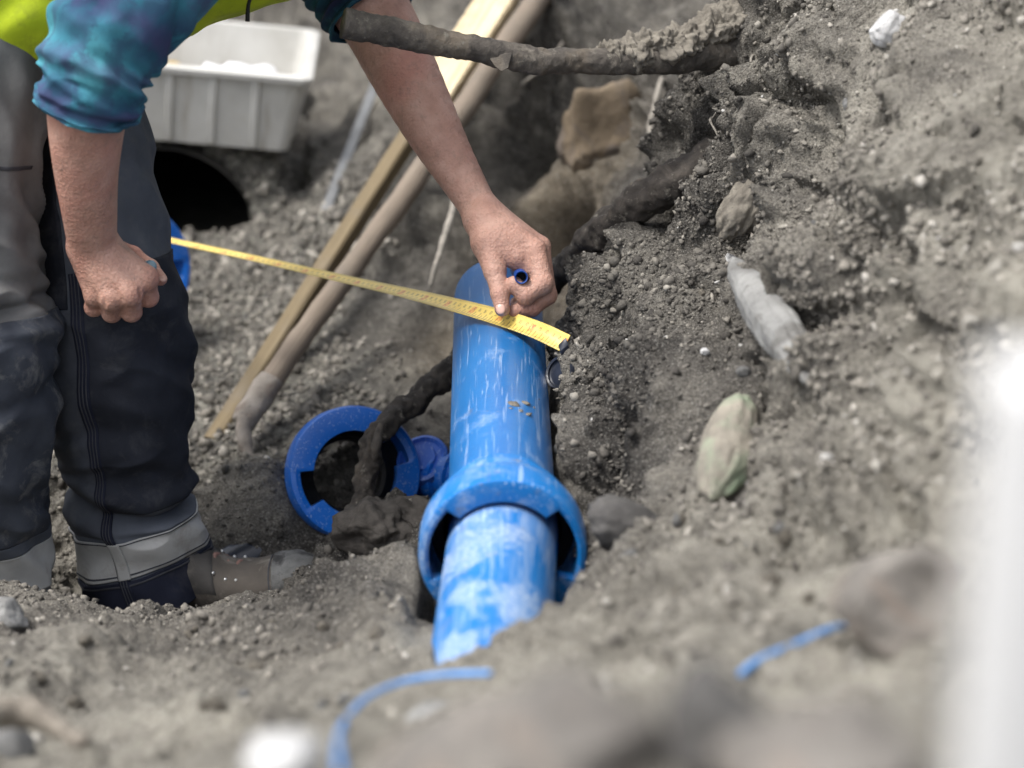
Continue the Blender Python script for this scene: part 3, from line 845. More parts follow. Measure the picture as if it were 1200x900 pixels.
# ------------------------------------------------------------------ tape measure
def mk_tape():
    a = MT('yellow_tape', 0.35, 0.5)
    sx = a.n('ShaderNodeSeparateXYZ'); a.l(a.tc.outputs['UV'], sx.inputs[0])
    v, u = sx.outputs[0], sx.outputs[1]            # v across 0..1, u along in metres
    base = a.ramp(a.noise(40, 4, .6), [(0.3, (0.66, 0.47, 0.09, 1)), (0.7, (0.78, 0.60, 0.17, 1))])
    def ticks(per, width, reach):
        m = a.math('FRACT', a.math('DIVIDE', u, per))
        near = a.math('LESS_THAN', m, width)
        return a.math('MULTIPLY', near, a.math('LESS_THAN', v, reach))
    f = a.math('MAXIMUM', ticks(.002, .34, .20), a.math('MAXIMUM', ticks(.01, .13, .50), ticks(.005, .2, .34)))
    f2 = a.math('MULTIPLY', a.math('LESS_THAN', a.math('FRACT', a.math('DIVIDE', u, .002)), .3), a.math('GREATER_THAN', v, .88))
    f = a.math('MAXIMUM', f, f2)
    # printed figures every centimetre, worn to small strokes
    blk = a.math('LESS_THAN', a.math('ABSOLUTE', a.math('SUBTRACT', a.math('FRACT', a.math('DIVIDE', u, .01)), .45)), .20)
    blk = a.math('MULTIPLY', blk, a.math('LESS_THAN', a.math('ABSOLUTE', a.math('SUBTRACT', v, .66)), .11))
    blk = a.math('MULTIPLY', blk, a.math('GREATER_THAN', a.noise(1, 1, .5, vec=a.coord((12, 1400, 1), 'UV')), .47))
    f = a.math('MULTIPLY', a.math('MAXIMUM', f, blk), .62)
    c = a.mix(f, base, (0.03, 0.025, 0.02, 1))
    rd = a.math('LESS_THAN', a.math('ABSOLUTE', a.math('SUBTRACT', a.math('FRACT', a.math('DIVIDE', a.math('ADD', u, .022), .05)), .5)), .085)
    ring = a.math('MULTIPLY', rd, a.math('LESS_THAN', a.math('ABSOLUTE', a.math('SUBTRACT', v, .55)), .24))
    ring = a.math('MULTIPLY', ring, a.mask(a.noise(1, 2, .5, vec=a.coord((6, 900, 1), 'UV')), .42, .5))
    c = a.mix(a.math('MULTIPLY', ring, .6), c, (0.55, 0.07, 0.03, 1))
    a.color(c)
    return a.m
M['tape'] = mk_tape()
tp = [(-150, 196, 3.62), (60, 247, 3.42), (190, 279, 3.30), (300, 303, 3.20), (400, 326, 3.10), (480, 344, 2.985), (540, 359, 2.900), (590, 373, 2.843), (630, 387, 2.812), (662, 402, 2.788)]
tw = [.010, .012, .014, .016, .018, .020, .0225, .024, .0245, .0245]
roll_ = [-8, -8, -6, -3, 3, 12, 24, 33, 38, 42]
N = 240
TC = catmull([tuple(at(*p)) for p in tp], N)
fr = np.linspace(0, len(tp) - 1, N)
Tt = np.gradient(TC, axis=0); Tt /= np.linalg.norm(Tt, axis=1)[:, None]
arc = np.concatenate(([0], np.cumsum(np.linalg.norm(np.diff(TC, axis=0), axis=1))))
V = []; UV = []; F = []
nc = 9
for i in range(N):
    w = .0230
    rl = math.radians(np.interp(fr[i], range(len(tp)), roll_)) 
    up = np.array([0, 0, 1.0]); t = Tt[i]
    side0 = np.cross(up, t); side0 /= np.linalg.norm(side0)      # points away from the camera
    nrm0 = np.cross(t, side0)
    # roll so the face tilts towards the viewer
    sd = side0 * math.cos(rl) + nrm0 * math.sin(rl)
    nm = np.cross(t, sd)
    for j in range(nc):
        s = j / (nc - 1) - .5
        bow = .0026 * (1 - (2 * s) ** 2) * -1
        V.append(tuple(TC[i] + sd * s * w + nm * bow)); UV.append((j / (nc - 1), arc[i]))
for i in range(N - 1):
    for j in range(nc - 1):
        F.append((i * nc + j, i * nc + j + 1, (i + 1) * nc + j + 1, (i + 1) * nc + j))
tape = mesh_np('tape_blade', V, F, M['tape'], uv=np.array(UV))
sol = tape.modifiers.new('thickness', 'SOLIDIFY'); sol.thickness = .0004; sol.offset = 0
te = empty('tape_measure', at(662, 402, 2.788), 'yellow steel measuring tape stretched across the blue pipe', 'tape measure')
adopt(tape, te)
hk = [at(663, 395, 2.788), at(666, 404, 2.784), at(657, 411, 2.784), at(654, 404, 2.788)]
hv = [tuple(p) for p in hk] + [tuple(p + Vector((0.001, .0, -.006))) for p in hk]
blocky('end_hook', hv, BOXF, M['navy_plastic'], te, .0004, 1)
cs = at(-165, 196, 3.63)
g = .0
beam('tape_case', cs + Vector((-.07, 0, -.02)), cs + Vector((.0, 0, -.02)), .035, .07, (0, 1, 0), plain('tape_case_plastic', (.5, .35, .03), .5), te, .012)

# ------------------------------------------------------------------ boards, rod, crate, post, cables
def mk_wood(name, c1, c2, c3):
    a = MT(name, 0.7, 0.3)
    vec = a.coord((1, 1, 1), 'UV')
    g_ = a.noise(7, 5, .6, vec=a.coord((14, 1.2, 1), 'UV'), dist=.8)
    c = a.ramp(g_, [(0.25, c1), (0.5, c2), (0.75, c3)])
    c = a.mix(a.math('MULTIPLY', a.mask(a.noise(11, 5, .65), .48, .68), .6), c, (0.15, 0.13, 0.105, 1))
    a.color(c)
    a.bump(g_, .0015, .6)
    return a.m
M['wood'] = mk_wood('raw_timber', (0.10, 0.078, 0.045, 1), (0.17, 0.13, 0.075, 1), (0.24, 0.19, 0.115, 1))
M['wood_pale'] = mk_wood('fresh_cut_timber', (0.42, 0.31, 0.17, 1), (0.62, 0.51, 0.33, 1), (0.74, 0.65, 0.48, 1))
M['wood_grey'] = mk_wood('weathered_pole', (0.13, 0.10, 0.078, 1), (0.21, 0.17, 0.132, 1), (0.29, 0.24, 0.195, 1))
M['white_paint'] = mk_stone('worn_white_paint', (0.20, 0.175, 0.15, 1), (0.36, 0.325, 0.29, 1), (0.22, 0.18, 0.15, 1), scale=30)
M['red_paint'] = mk_stone('worn_red_paint', (0.36, 0.10, 0.10, 1), (0.5, 0.22, 0.2, 1), (0.4, 0.32, 0.27, 1), scale=40)

def uv_beam(name, p0, p1, w, t, side, mat, parent):
    """timber: subdivided box with slightly wavy faces and UVs along its length"""
    p0, p1 = Vector(p0), Vector(p1)
    d = (p1 - p0).normalized(); L = (p1 - p0).length
    s = (Vector(side) - d * d.dot(Vector(side))).normalized(); n = d.cross(s)
    b = min(w, t) * .12
    sec = [(-w/2 + b, -t/2), (w/2 - b, -t/2), (w/2, -t/2 + b), (w/2, t/2 - b), (w/2 - b, t/2), (-w/2 + b, t/2), (-w/2, t/2 - b), (-w/2, -t/2 + b)]
    m = 40; V = []; UV = []; F = []
    for i in range(m + 1):
        c = p0 + d * (L * i / m)
        for k, (a, bb) in enumerate(sec):
            j = 1 + .03 * math.sin(i * 1.7 + k * 2.1) * random.random()
            V.append(tuple(c + s * a * j + n * bb * j)); UV.append((k / 8, L * i / m))
    for i in range(m):
        for k in range(8): F.append((i*8+k, i*8+(k+1) % 8, (i+1)*8+(k+1) % 8, (i+1)*8+k))
    F.append(tuple(range(7, -1, -1))); F.append(tuple(range(m*8, m*8+8)))
    o = mesh_np(name, V, F, mat, uv=np.array(UV))
    o.data.set_sharp_from_angle(angle=math.radians(30))
    if parent is not None: adopt(o, parent)
    return o
camr = Vector((1, 0, 0))
p0, p1 = at(250, 520, 3.34), at(600, -30, 3.92)
o = uv_beam('wooden_board', p0, p1, .026, .026, (1, .1, .3), M['wood'], None)
tag(o, 'yellowish rough timber board leaning on the trench wall beside the pole', 'board')
p0b, p1b = at(575, 25, 3.82), at(640, -75, 3.92)
o = uv_beam('wooden_board', at(505, 118, 3.66), at(622, -60, 3.80), .060, .024, (1, .1, .25), M['wood_pale'], None)
tag(o, 'pale fresh cut timber offcut lying on top of the leaning board', 'board')
pole = empty('wooden_pole', at(288, 500, 3.26), 'weathered round wooden pole with worn white paint at its lower end', 'pole')
pt = [at(296, 478, 3.27), at(370, 372, 3.37), at(450, 262, 3.47), at(540, 132, 3.60), at(650, -30, 3.78)]
Tube(pt, [.0165, .0160, .0165, .0175, .0185], 120, 24, disp=rdisp(71, .0012, .0004, .05, .01)).patch('shaft', 0, 1, 0, 2*math.pi, 120, 24, M['wood_grey'], pole, caps=(True, True), uvs=(1, .9))
Tube([at(284, 497, 3.255), at(296, 478, 3.265), at(318, 446, 3.29)], [.0170, .0185, .0172], 30, 24, disp=rdisp(72, .002, .0008)).patch('painted_sleeve', 0, 1, 0, 2*math.pi, 30, 24, M['white_paint'], pole, caps=(True, True))
Tube([at(286, 490, 3.25), at(287, 515, 3.24), at(296, 545, 3.22)], [.012, .011, .006], 20, 16, disp=rdisp(74, .002, .0008)).patch('prong', 0, 1, 0, 2*math.pi, 20, 16, M['white_paint'], pole, caps=(True, True))

o = beam('steel_rod', at(334, 368, 3.72), at(452, 68, 4.30), .016, .006, (1, .3, 0), M['metal'], None, .001)
tag(o, 'thin grey steel strip leaning against the trench wall behind the boards', 'steel strip')

# crate
def mk_crate_mat():
    a = MT('dirty_white_plastic', 0.5, 0.4)
    c = a.ramp(a.noise(9, 5, .6), [(0.3, (0.44, 0.43, 0.40, 1)), (0.7, (0.60, 0.595, 0.57, 1))])
    st = a.noise(1, 5, .65, vec=a.coord((26, 26, 4)))
    c = a.mix(a.math('MULTIPLY', a.mask(st, .55, .72), .6), c, (0.24, 0.20, 0.145, 1))
    a.color(c); return a.m
M['crate'] = mk_crate_mat()
CW_, CD, CH = .42, .30, .135
crate = empty('plastic_crate', (0, 0, 0), 'dirty white plastic crate with upright ribs standing above the dark culvert', 'crate')
def shell(name, w0, d0, w1, d1, h, th, mat, parent):
    bm = bmesh.new()
    def ring(w, d, z, r=.02, k=5):
        out = []
        for cxs, cys, a0 in ((1, 1, 0), (-1, 1, 90), (-1, -1, 180), (1, -1, 270)):
            for i in range(k):
                a = math.radians(a0 + 90 * i / (k - 1))
                out.append(bm.verts.new((cxs * (w / 2 - r) + math.cos(a) * r, cys * (d / 2 - r) + math.sin(a) * r, z)))
        return out
    rings = [ring(w0, d0, 0), ring(w1, d1, h - .012), ring(w1 + .022, d1 + .022, h - .011), ring(w1 + .024, d1 + .024, h - .002), ring(w1 + .018, d1 + .018, h), ring(w1 - 2 * th, d1 - 2 * th, h), ring(w0 - 2 * th, d0 - 2 * th, th)]
    for a, b in zip(rings, rings[1:]):
        for i in range(len(a)): bm.faces.new((a[i], a[(i + 1) % len(a)], b[(i + 1) % len(a)], b[i]))
    bm.faces.new(rings[0][::-1]); bm.faces.new(rings[-1])
    bmesh.ops.recalc_face_normals(bm, faces=bm.faces)
    me = bpy.data.meshes.new(name); bm.to_mesh(me); bm.free()
    o = bpy.data.objects.new(name, me); COL.objects.link(o); me.materials.append(mat)
    me.polygons.foreach_set('use_smooth', np.ones(len(me.polygons), dtype=bool)); me.set_sharp_from_angle(angle=math.radians(40))
    o.parent = parent
    return o
shell('tub', CW_ - .04, CD - .03, CW_, CD, CH, .006, M['crate'], crate)
def rib(x, face):
    if face == 'f':
        V = [(x - .006, -(CD - .03) / 2 - .001, .004), (x + .006, -(CD - .03) / 2 - .001, .004), (x + .006, -(CD - .03) / 2 - .007, .004), (x - .006, -(CD - .03) / 2 - .007, .004),
             (x - .006, -CD / 2 + .002, CH - .013), (x + .006, -CD / 2 + .002, CH - .013), (x + .006, -CD / 2 - .007, CH - .013), (x - .006, -CD / 2 - .007, CH - .013)]
    else:
        V = [((CW_ - .04) / 2 - .001, x - .006, .004), ((CW_ - .04) / 2 - .001, x + .006, .004), ((CW_ - .04) / 2 + .006, x + .006, .004), ((CW_ - .04) / 2 + .006, x - .006, .004),
             (CW_ / 2 - .002, x - .006, CH - .013), (CW_ / 2 - .002, x + .006, CH - .013), (CW_ / 2 + .007, x + .006, CH - .013), (CW_ / 2 + .007, x - .006, CH - .013)]
    o = blocky('rib', V, BOXF, M['crate'], None, .002, 1); o.parent = crate
for x in (-.15, -.08, -.01, .06, .13): rib(x, 'f')
for y in (-.07, .07): rib(y, 's')
fr_corner = at(338, 178, 4.03)
crate.rotation_euler = (math.radians(1), math.radians(6.0), math.radians(2))
crate.location = fr_corner - crate.rotation_euler.to_matrix() @ Vector(((CW_ - .04) / 2, -(CD - .03) / 2, 0))
bl = crate.location + crate.rotation_euler.to_matrix() @ Vector((.075, .0, .052))
M['bag'] = plain('white_plastic_bag', (0.78, 0.78, 0.80), 0.4, 0.4, 30, 0.06, .002)
o = stone('plastic_bag', bl, (.085, .06, .045), M['bag'], 90, (0, 0, .3), 4, .5, .25)
tag(o, 'crumpled white plastic bag lying inside the crate', 'bag')
o = stone('rag', crate.location + crate.rotation_euler.to_matrix() @ Vector((-.03, .04, .045)), (.05, .04, .035), plain('yellow_cloth', (.45, .33, .14), .9, .1, 40, .3, .002), 91, (0, 0, 1), 3, .4, .2)
tag(o, 'yellowish rag lying inside the crate beside the bag', 'rag')

# white post close to the camera
pw = at(1212, 700, .64)
post = bpy.data.objects.new('marker_post_tmp', None); post.location = (pw.x, pw.y, ground_z(pw.x, pw.y) - .02)
ptop = at(1212, 388, .64).z
prz = post.location.z
bm_ = []
hw = .0155
V = [(-hw, -hw, 0), (hw, -hw, 0), (hw, hw, 0), (-hw, hw, 0), (-hw, -hw, ptop - prz), (hw, -hw, ptop - prz), (hw, hw, ptop - prz), (-hw, hw, ptop - prz)]
o = blocky('marker_post', V, BOXF, M['post'], None, .0025, 2); o.location = post.location; bpy.data.objects.remove(post); tag(o, 'white square marker post standing in the near soil heap', 'post')

def cable(pts, r, label):
    cam_p = Vector((0, 0, CAM_H)); vw = Vector((0, CP, -SP))
    dep = np.array([(put(*p[:2]) - cam_p).dot(vw) for p in pts]); xx = np.arange(len(dep))
    fit = np.polyval(np.polyfit(xx, dep, 2 if len(dep) > 5 else 1), xx)
    fit = fit - max(0, np.max((fit - dep)[1:-1])) - r * .8
    print('cable', dep.round(3), fit.round(3))
    fit[0] += .02; fit[-1] += .03
    q_ = [at(p[0], p[1], z) for p, z in zip(pts, fit)]
    t = Tube(q_, [r] * len(pts), 60, 14)
    o = t.patch('cable', 0, 1, 0, 2 * math.pi, 60, 14, M['cable'], caps=(True, True))
    return tag(o, label, 'cable')

exec_person = True
# ------------------------------------------------------------------ stones
ST = [
 # pixel, depth (None: where the sight line meets the soil), half sizes, material, turn, label, kind, facets, lump
 (1043, 32, None, (.021, .020, .022), 'stone_white', (0, .2, .2), 'white stone high in the bank face', 'stone', 4, .2),
 (869, 318, None, (.010, .008, .012), 'stone_white', (0, .4, 0), 'small chalky white stone just above the long smooth pale stone', 'stone', 4, .3),
 (856, 303, None, (.007, .006, .006), 'stone_white', (0, .2, 0), 'tiny white stone chip beside the chalky white stone', 'stone', 4, .3),
 (826, 412, None, (.005, .005, .004), 'stone_white', (0, .2, 0), 'tiny white pebble alone on the dark bank', 'stone', 2, .2),
 (735, 622, None, (.050, .036, .028), 'stone_dark', (.2, .55, .2), 'dark grey boulder wedged beside the pipe socket', 'stone', 5, .2),
 (438, 622, 2.91, (.046, .050, .038), 'clod_dark', (.1, -.2, .3), 'dark wet clod under the foot of the bent root', 'clod', 3, .35),
 (480, 608, 2.92, (.030, .05, .026), 'clod_dark', (0, .2, 1), 'dark wet clod wedged between root clod and pipe socket', 'clod', 3, .35),
 (657, 526, None, (.008, .007, .008), 'stone_grey', (0, .2, 0), 'small round pebble touching the right side of the pipe', 'stone', 1, .15),
 (868, 246, None, (.022, .022, .040), 'clod', (0, .55, .3), 'smooth rounded soil clod bulging from the bank edge', 'clod', 0, .25),
 (702, 168, 3.64, (.075, .05, .105), 'stone_tan', (0, .15, .2), 'tan sandstone boulder in the back wall of the trench', 'stone', 9, .35),
 (1075, 712, None, (.055, .05, .040), 'stone_brown', (0, .2, .3), 'large rounded boulder beside the short blue cable', 'stone', 3, .2),
 (335, 893, 1.20, (.021, .022, .013), 'stone_white', (0, .1, .2), 'white stone lying left of the brown foreground rock', 'stone', 3, .2),
 (505, 836, None, (.020, .016, .006), 'stone_pale', (0, -.35, .2), 'flat whitish stone behind the brown foreground rock', 'stone', 3, .2),
 (560, 905, 1.12, (.062, .045, .028), 'stone_brown', (0, -.25, .2), 'brown rock on the near heap beside the white stone', 'stone', 5, .25),
 (680, 880, 1.04, (.050, .04, .034), 'stone_brown', (0, .2, .8), 'reddish grey rock on top of the near heap', 'stone', 5, .25),
 (845, 845, 1.00, (.022, .03, .024), 'stone_dark', (0, .2, .2), 'dark stone in the middle of the near heap', 'stone', 5, .25),
 (960, 890, .97, (.045, .04, .028), 'stone_brown', (0, .1, 1.5), 'pale brown rock on the near heap beside the white post', 'stone', 5, .25),
 (8, 722, None, (.026, .02, .018), 'stone_pale', (0, .3, .2), 'pale bluish stone in front of the rear trouser leg', 'stone', 4, .2),
 (1000, 195, None, (.007, .006, .006), 'stone_white', (0, 0, 0), 'small white pebble in the bank below the white stone', 'stone', 3, .2),
 (993, 124, None, (.005, .005, .009), 'stone_grey', (0, -.4, 0), 'sliver of grey slate in the bank below the white stone', 'stone', 5, .2),
 (905, 173, None, (.007, .006, .006), 'stone_grey', (0, -.4, 0), 'grey chip in the crumbly bank above the rounded clod', 'stone', 4, .2),
]
def put(px, py, z0=1.3, z1=4.6):
    """where the sight line through a noted place meets the finished soil"""
    d = at(px, py, 1) - Vector((0, 0, CAM_H))
    k = z0
    while k < z1:
        p = Vector((0, 0, CAM_H)) + d * k
        if p.z <= ground_z(p.x, p.y): return p
        k += .003
    return Vector((0, 0, CAM_H)) + d * 2.5
for i, (px, py, z, sz, mt, rt, lab, cat, fac, amp) in enumerate(ST):
    if z is None:
        p = put(px, py); p = p - (p - Vector((0, 0, CAM_H))).normalized() * sz[1] * (.95 if sz[0] > .0205 else .1)
    else: p = at(px, py, z)
    o = stone('stone' if cat == 'stone' else 'soil_clod', p, sz, M[mt], 100 + i * 5, rt, 5 if sz[0] > .02 else 4, amp, .06 if cat == 'stone' else .15, facets=fac)
    tag(o, lab, cat)
cable([(398, 905, 1.70), (397, 870, 1.72), (404, 846, 1.74), (430, 818, 1.78), (470, 800, 1.81), (520, 791, 1.84), (575, 789, 1.88)], .0024, 'thin blue cable curving over the sandy heap in front of the pipe')
cable([(868, 790, 1.74), (889, 774, 1.745), (930, 756, 1.75), (971, 738, 1.755), (992, 733, 1.78)], .0028, 'short straight length of blue cable lying on the bank')
def long_stone(a, b, w, d, mat, seed, label, out=.6, amp=.12):
    pa, pb = put(*a), put(*b)
    z_ = (pa - pb); L_ = z_.length / 2; z_.normalize()
    view = (Vector((0, 0, CAM_H)) - (pa + pb) / 2).normalized()
    y_ = (view - z_ * view.dot(z_)).normalized(); x_ = y_.cross(z_)
    R_ = Matrix((x_, y_, z_)).transposed()
    o = stone('stone', (pa + pb) / 2 + y_ * d * out, (w, d, L_), M[mat], seed, R_.to_euler(), 5, amp, .05)
    return tag(o, label, 'stone')
long_stone((872, 328), (968, 466), .0235, .022, 'stone_pale', 107, 'long smooth pale grey stone lying upright in the bank', 1.0, .13)
long_stone((866, 478), (833, 594), .0265, .026, 'stone_green', 113, 'green tinted egg shaped stone stuck in the bank', .4, .10)
# broken stump of wood in the near left corner
o = root_tube('wood_stub', [(-40, 850, 1.72), (10, 838, 1.76), (50, 846, 1.76), (100, 872, 1.74)], [.010, .012, .011, .006], 'pale broken stick lying in the near left soil', mk_bark('pale_stick', (.15, .13, .11, 1), (.28, .25, .21, 1), (.38, .35, .3, 1)), 60, 14, 88, cat='stick')[0]
o = stone('stone', put(10, 880), (.022, .02, .028), M['stone_grey'], 260, (0, 0, 0), 3); tag(o, 'grey stone under the pale broken stick', 'stone')
# scattered small stones that only their place tells apart
rs = random.Random(5)
proto = None
for i in range(46):
    px, py = rs.choice([(rs.uniform(660, 1000), rs.uniform(80, 560)), (rs.uniform(0, 480), rs.uniform(720, 860)), (rs.uniform(700, 960), rs.uniform(600, 740))])
    z = 2.6 if py < 560 else 2.2
    p = put(px, py)
    if abs(p.x) < .09 and p.y < 3: continue
    if p.y > 3.0 or p.y < 1.7: continue
    s = rs.uniform(.0045, .010)
    if proto is None:
        v, f = ico(3); pr = v * 1.0
        d = perlin(pr, .9, 77) * .35 + perlin(pr, .4, 78) * .15
        o = mesh_np('pebble', pr * (1 + d[:, None]), f, M['stone_grey']); proto = o
        o2 = mesh_np('pebble', pr * (1 + d[:, None]), f, M['clod']); proto2 = o2.data; bpy.data.objects.remove(o2)
    else:
        o = proto.copy(); COL.objects.link(o)
        if rs.random() < .6: o.data = proto2
    o.location = p; o.scale = (s, s * rs.uniform(.7, 1), s * rs.uniform(.6, .9)); o.rotation_euler = (rs.random() * 3, rs.random() * 3, rs.random() * 3)
    tag(o, 'small rounded pebble half sunk in the grey soil', 'pebble', 'pebbles in the soil')
#PERSON#
# ------------------------------------------------------------------ person
def surface_nets(Dg, origin, h):
    s = Dg < 0
    c = sum(s[i:s.shape[0]-1+i, j:s.shape[1]-1+j, k:s.shape[2]-1+k].astype(np.int8) for i in (0, 1) for j in (0, 1) for k in (0, 1))
    act = np.argwhere((c > 0) & (c < 8))
    vid = np.full(c.shape, -1, dtype=np.int64)
    vid[act[:, 0], act[:, 1], act[:, 2]] = np.arange(len(act))
    corners = [(i, j, k) for i in (0, 1) for j in (0, 1) for k in (0, 1)]
    val = {q: Dg[act[:, 0]+q[0], act[:, 1]+q[1], act[:, 2]+q[2]] for q in corners}
    acc = np.zeros((len(act), 3)); cnt = np.zeros(len(act))
    for q in corners:
        for ax in range(3):
            if q[ax]: continue
            r = list(q); r[ax] = 1; r = tuple(r)
            a, b = val[q], val[r]
            m = (a < 0) != (b < 0)
            t = np.where(m, a / np.where(m, a - b, 1), 0)
            p = np.tile(np.array(q, dtype=float), (len(act), 1)); p[:, ax] += t
            acc[m] += p[m]; cnt[m] += 1
    V = (act + acc / cnt[:, None]) * h + origin
    F = []
    for ax in range(3):
        b, cc = (ax + 1) % 3, (ax + 2) % 3
        lo = [slice(1, -1)] * 3; hi = [slice(1, -1)] * 3
        lo[ax] = slice(0, -1); hi[ax] = slice(1, None)
        s0, s1 = s[tuple(lo)], s[tuple(hi)]
        e = np.argwhere(s0 != s1)
        if not len(e): continue
        flip = s0[e[:, 0], e[:, 1], e[:, 2]]
        e = e + 1; e[:, ax] -= 1
        def vv(db, dc):
            q = e.copy(); q[:, b] += db; q[:, cc] += dc
            return vid[q[:, 0], q[:, 1], q[:, 2]]
        quad = np.stack((vv(-1, -1), vv(0, -1), vv(0, 0), vv(-1, 0)), -1)
        quad[~flip] = quad[~flip][:, ::-1]
        F.append(quad)
    return V, np.vstack(F)

class Field:
    def __init__(s, lo, hi, h):
        s.lo = np.array(lo, dtype=np.float64); s.h = h
        s.n = np.ceil((np.array(hi) - s.lo) / h).astype(int) + 1
        s.D = np.full(s.n, 1.0, dtype=np.float32)
    def capsule(s, a, b, ra, rb, k, sub=False, D=None, flat=None):
        D = s.D if D is None else D
        a = np.array(a); b = np.array(b); m = max(ra, rb) + max(k, .004) + .008
        i0 = np.clip(np.floor((np.minimum(a, b) - m - s.lo) / s.h).astype(int), 0, s.n - 1)
        i1 = np.clip(np.ceil((np.maximum(a, b) + m - s.lo) / s.h).astype(int) + 1, 1, s.n)
        if np.any(i1 <= i0): return
        g = [((np.arange(i0[j], i1[j])) * s.h + s.lo[j]).astype(np.float32) for j in range(3)]
        x = g[0][:, None, None] - a[0]; y = g[1][None, :, None] - a[1]; z = g[2][None, None, :] - a[2]
        ba = b - a; L = max(float(ba @ ba), 1e-9)
        t = np.clip((x * ba[0] + y * ba[1] + z * ba[2]) / L, 0, 1)
        dx, dy, dz = x - t * ba[0], y - t * ba[1], z - t * ba[2]
        if flat is not None:
            nvec, f = np.array(flat[0]) / np.linalg.norm(flat[0]), flat[1]
            dn = dx * nvec[0] + dy * nvec[1] + dz * nvec[2]
            d = (np.sqrt(dx*dx + dy*dy + dz*dz + dn*dn*(f*f - 1)) - (ra + (rb - ra) * t)) 
        else:
            d = np.sqrt(dx*dx + dy*dy + dz*dz) - (ra + (rb - ra) * t)
        sl = tuple(slice(i0[j], i1[j]) for j in range(3))
        o = D[sl]
        if sub:
            d = -d
            hh = np.clip(.5 - .5 * (o - d) / k, 0, 1); D[sl] = o * (1 - hh) + d * hh + k * hh * (1 - hh)
        else:
            hh = np.clip(.5 + .5 * (o - d) / k, 0, 1); D[sl] = o * (1 - hh) + d * hh - k * hh * (1 - hh)
    def chain(s, pts, rad, k, D=None, flat=None):
        for i in range(len(pts) - 1): s.capsule(pts[i], pts[i+1], rad[i], rad[i+1], k, D=D, flat=flat)

def arm_mesh(arm, armr, palm, fingers, creases, h=.0015, knuckle=.0):
    allp = np.array([tuple(p) for p in arm] + [tuple(p) for q in palm for p in q[:2]] + [tuple(p) for f in fingers for p in f[0]])
    fd = Field(allp.min(0) - .055, allp.max(0) + .055, h)
    nn = 26
    ap = catmull([tuple(p) for p in arm], nn); ar = np.interp(np.linspace(0, len(armr) - 1, nn), range(len(armr)), armr)
    ar = np.convolve(np.r_[ar[0], ar[0], ar, ar[-1], ar[-1]], np.ones(5) / 5, 'valid')
    fd.chain([Vector(p) for p in ap], list(ar), .002)
    for a, b, ra, rb, k in palm: fd.capsule(a, b, ra, rb, k)
    FD = np.full(fd.n, 1.0, dtype=np.float32)
    for pts, rad in fingers:
        one = np.full(fd.n, 1.0, dtype=np.float32) if False else None
        for i in range(len(pts) - 1): fd.capsule(pts[i], pts[i+1], rad[i], rad[i+1], .0018, D=FD)
        for i in range(1, len(pts) - 1): fd.capsule(pts[i], Vector(pts[i]) + Vector((0, 0, .0001)), rad[i] * 1.05, rad[i] * 1.05, .003, D=FD)
    k = .0045
    hh = np.clip(.5 + .5 * (fd.D - FD) / k, 0, 1)
    fd.D = fd.D * (1 - hh) + FD * hh - k * hh * (1 - hh)
    for a, b, r in creases: fd.capsule(a, b, r, r * .6, .002, sub=True)
    V, F = surface_nets(fd.D, fd.lo, h)
    V = V + 0
    # gentle smoothing of the voxel steps
    for _ in range(2):
        acc = np.zeros_like(V); c = np.zeros(len(V))
        for i in range(4):
            for j in (1, 3):
                np.add.at(acc, F[:, i], V[F[:, (i + j) % 4]]); np.add.at(c, F[:, i], 1)
        V = V * .5 + .5 * acc / c[:, None]
    return V, F

# near (right) arm and its fist
DZ = .08
def na(px, py, z): return at(px, py, z - DZ)
n_arm = [na(112, 60, 2.655), na(104, 105, 2.668), na(101, 150, 2.69), na(101, 200, 2.72), na(105, 250, 2.755), na(108, 284, 2.785)]
n_armr = [.045, .0445, .0405, .0345, .0295, .0270]
W1 = na(107, 290, 2.785)
mc = [na(112, 346, 2.796), na(131, 350, 2.782), na(153, 344, 2.776), na(172, 326, 2.784)]
palm = [(na(98, 292, 2.79), mc[0], .0185, .0125, .009), (W1, mc[1], .021, .0125, .009), (na(114, 290, 2.785), mc[2], .021, .0130, .009), (na(122, 292, 2.79), mc[3], .020, .0130, .009),
        (na(118, 300, 2.80), na(140, 335, 2.80), .025, .022, .012)]
def fin(mcp, pip, dip, tip, r): return ([mcp, pip, dip, tip], [r, r * .97, r * .86, r * .75])
nf = [fin(mc[0], na(110, 360, 2.814), na(115, 354, 2.836), na(126, 344, 2.842), .0106),
      fin(mc[1], na(131, 366, 2.806), na(135, 360, 2.832), na(142, 346, 2.840), .0114),
      fin(mc[2], na(154, 365, 2.802), na(155, 358, 2.830), na(156, 342, 2.840), .0118),
      fin(mc[3], na(174, 348, 2.806), na(169, 347, 2.832), na(163, 334, 2.840), .0114),
      ([na(126, 294, 2.80), na(154, 302, 2.825), na(175, 315, 2.826), na(188, 327, 2.820)], [.018, .0130, .0108, .0078])]
for q_, r_ in zip(mc, (.0112, .0122, .0128, .0122)):
    palm.append((q_ + Vector((0, -.002, .002)), q_ + Vector((0, -.002, .0)), r_, r_, .006))
ncr = [(na(122, 352, 2.767), na(121, 374, 2.785), .0026), (na(142, 351, 2.763), na(142, 377, 2.780), .0026), (na(164, 340, 2.766), na(164, 366, 2.780), .0026)]
V1, F1 = arm_mesh(n_arm, n_armr, palm, nf, ncr)
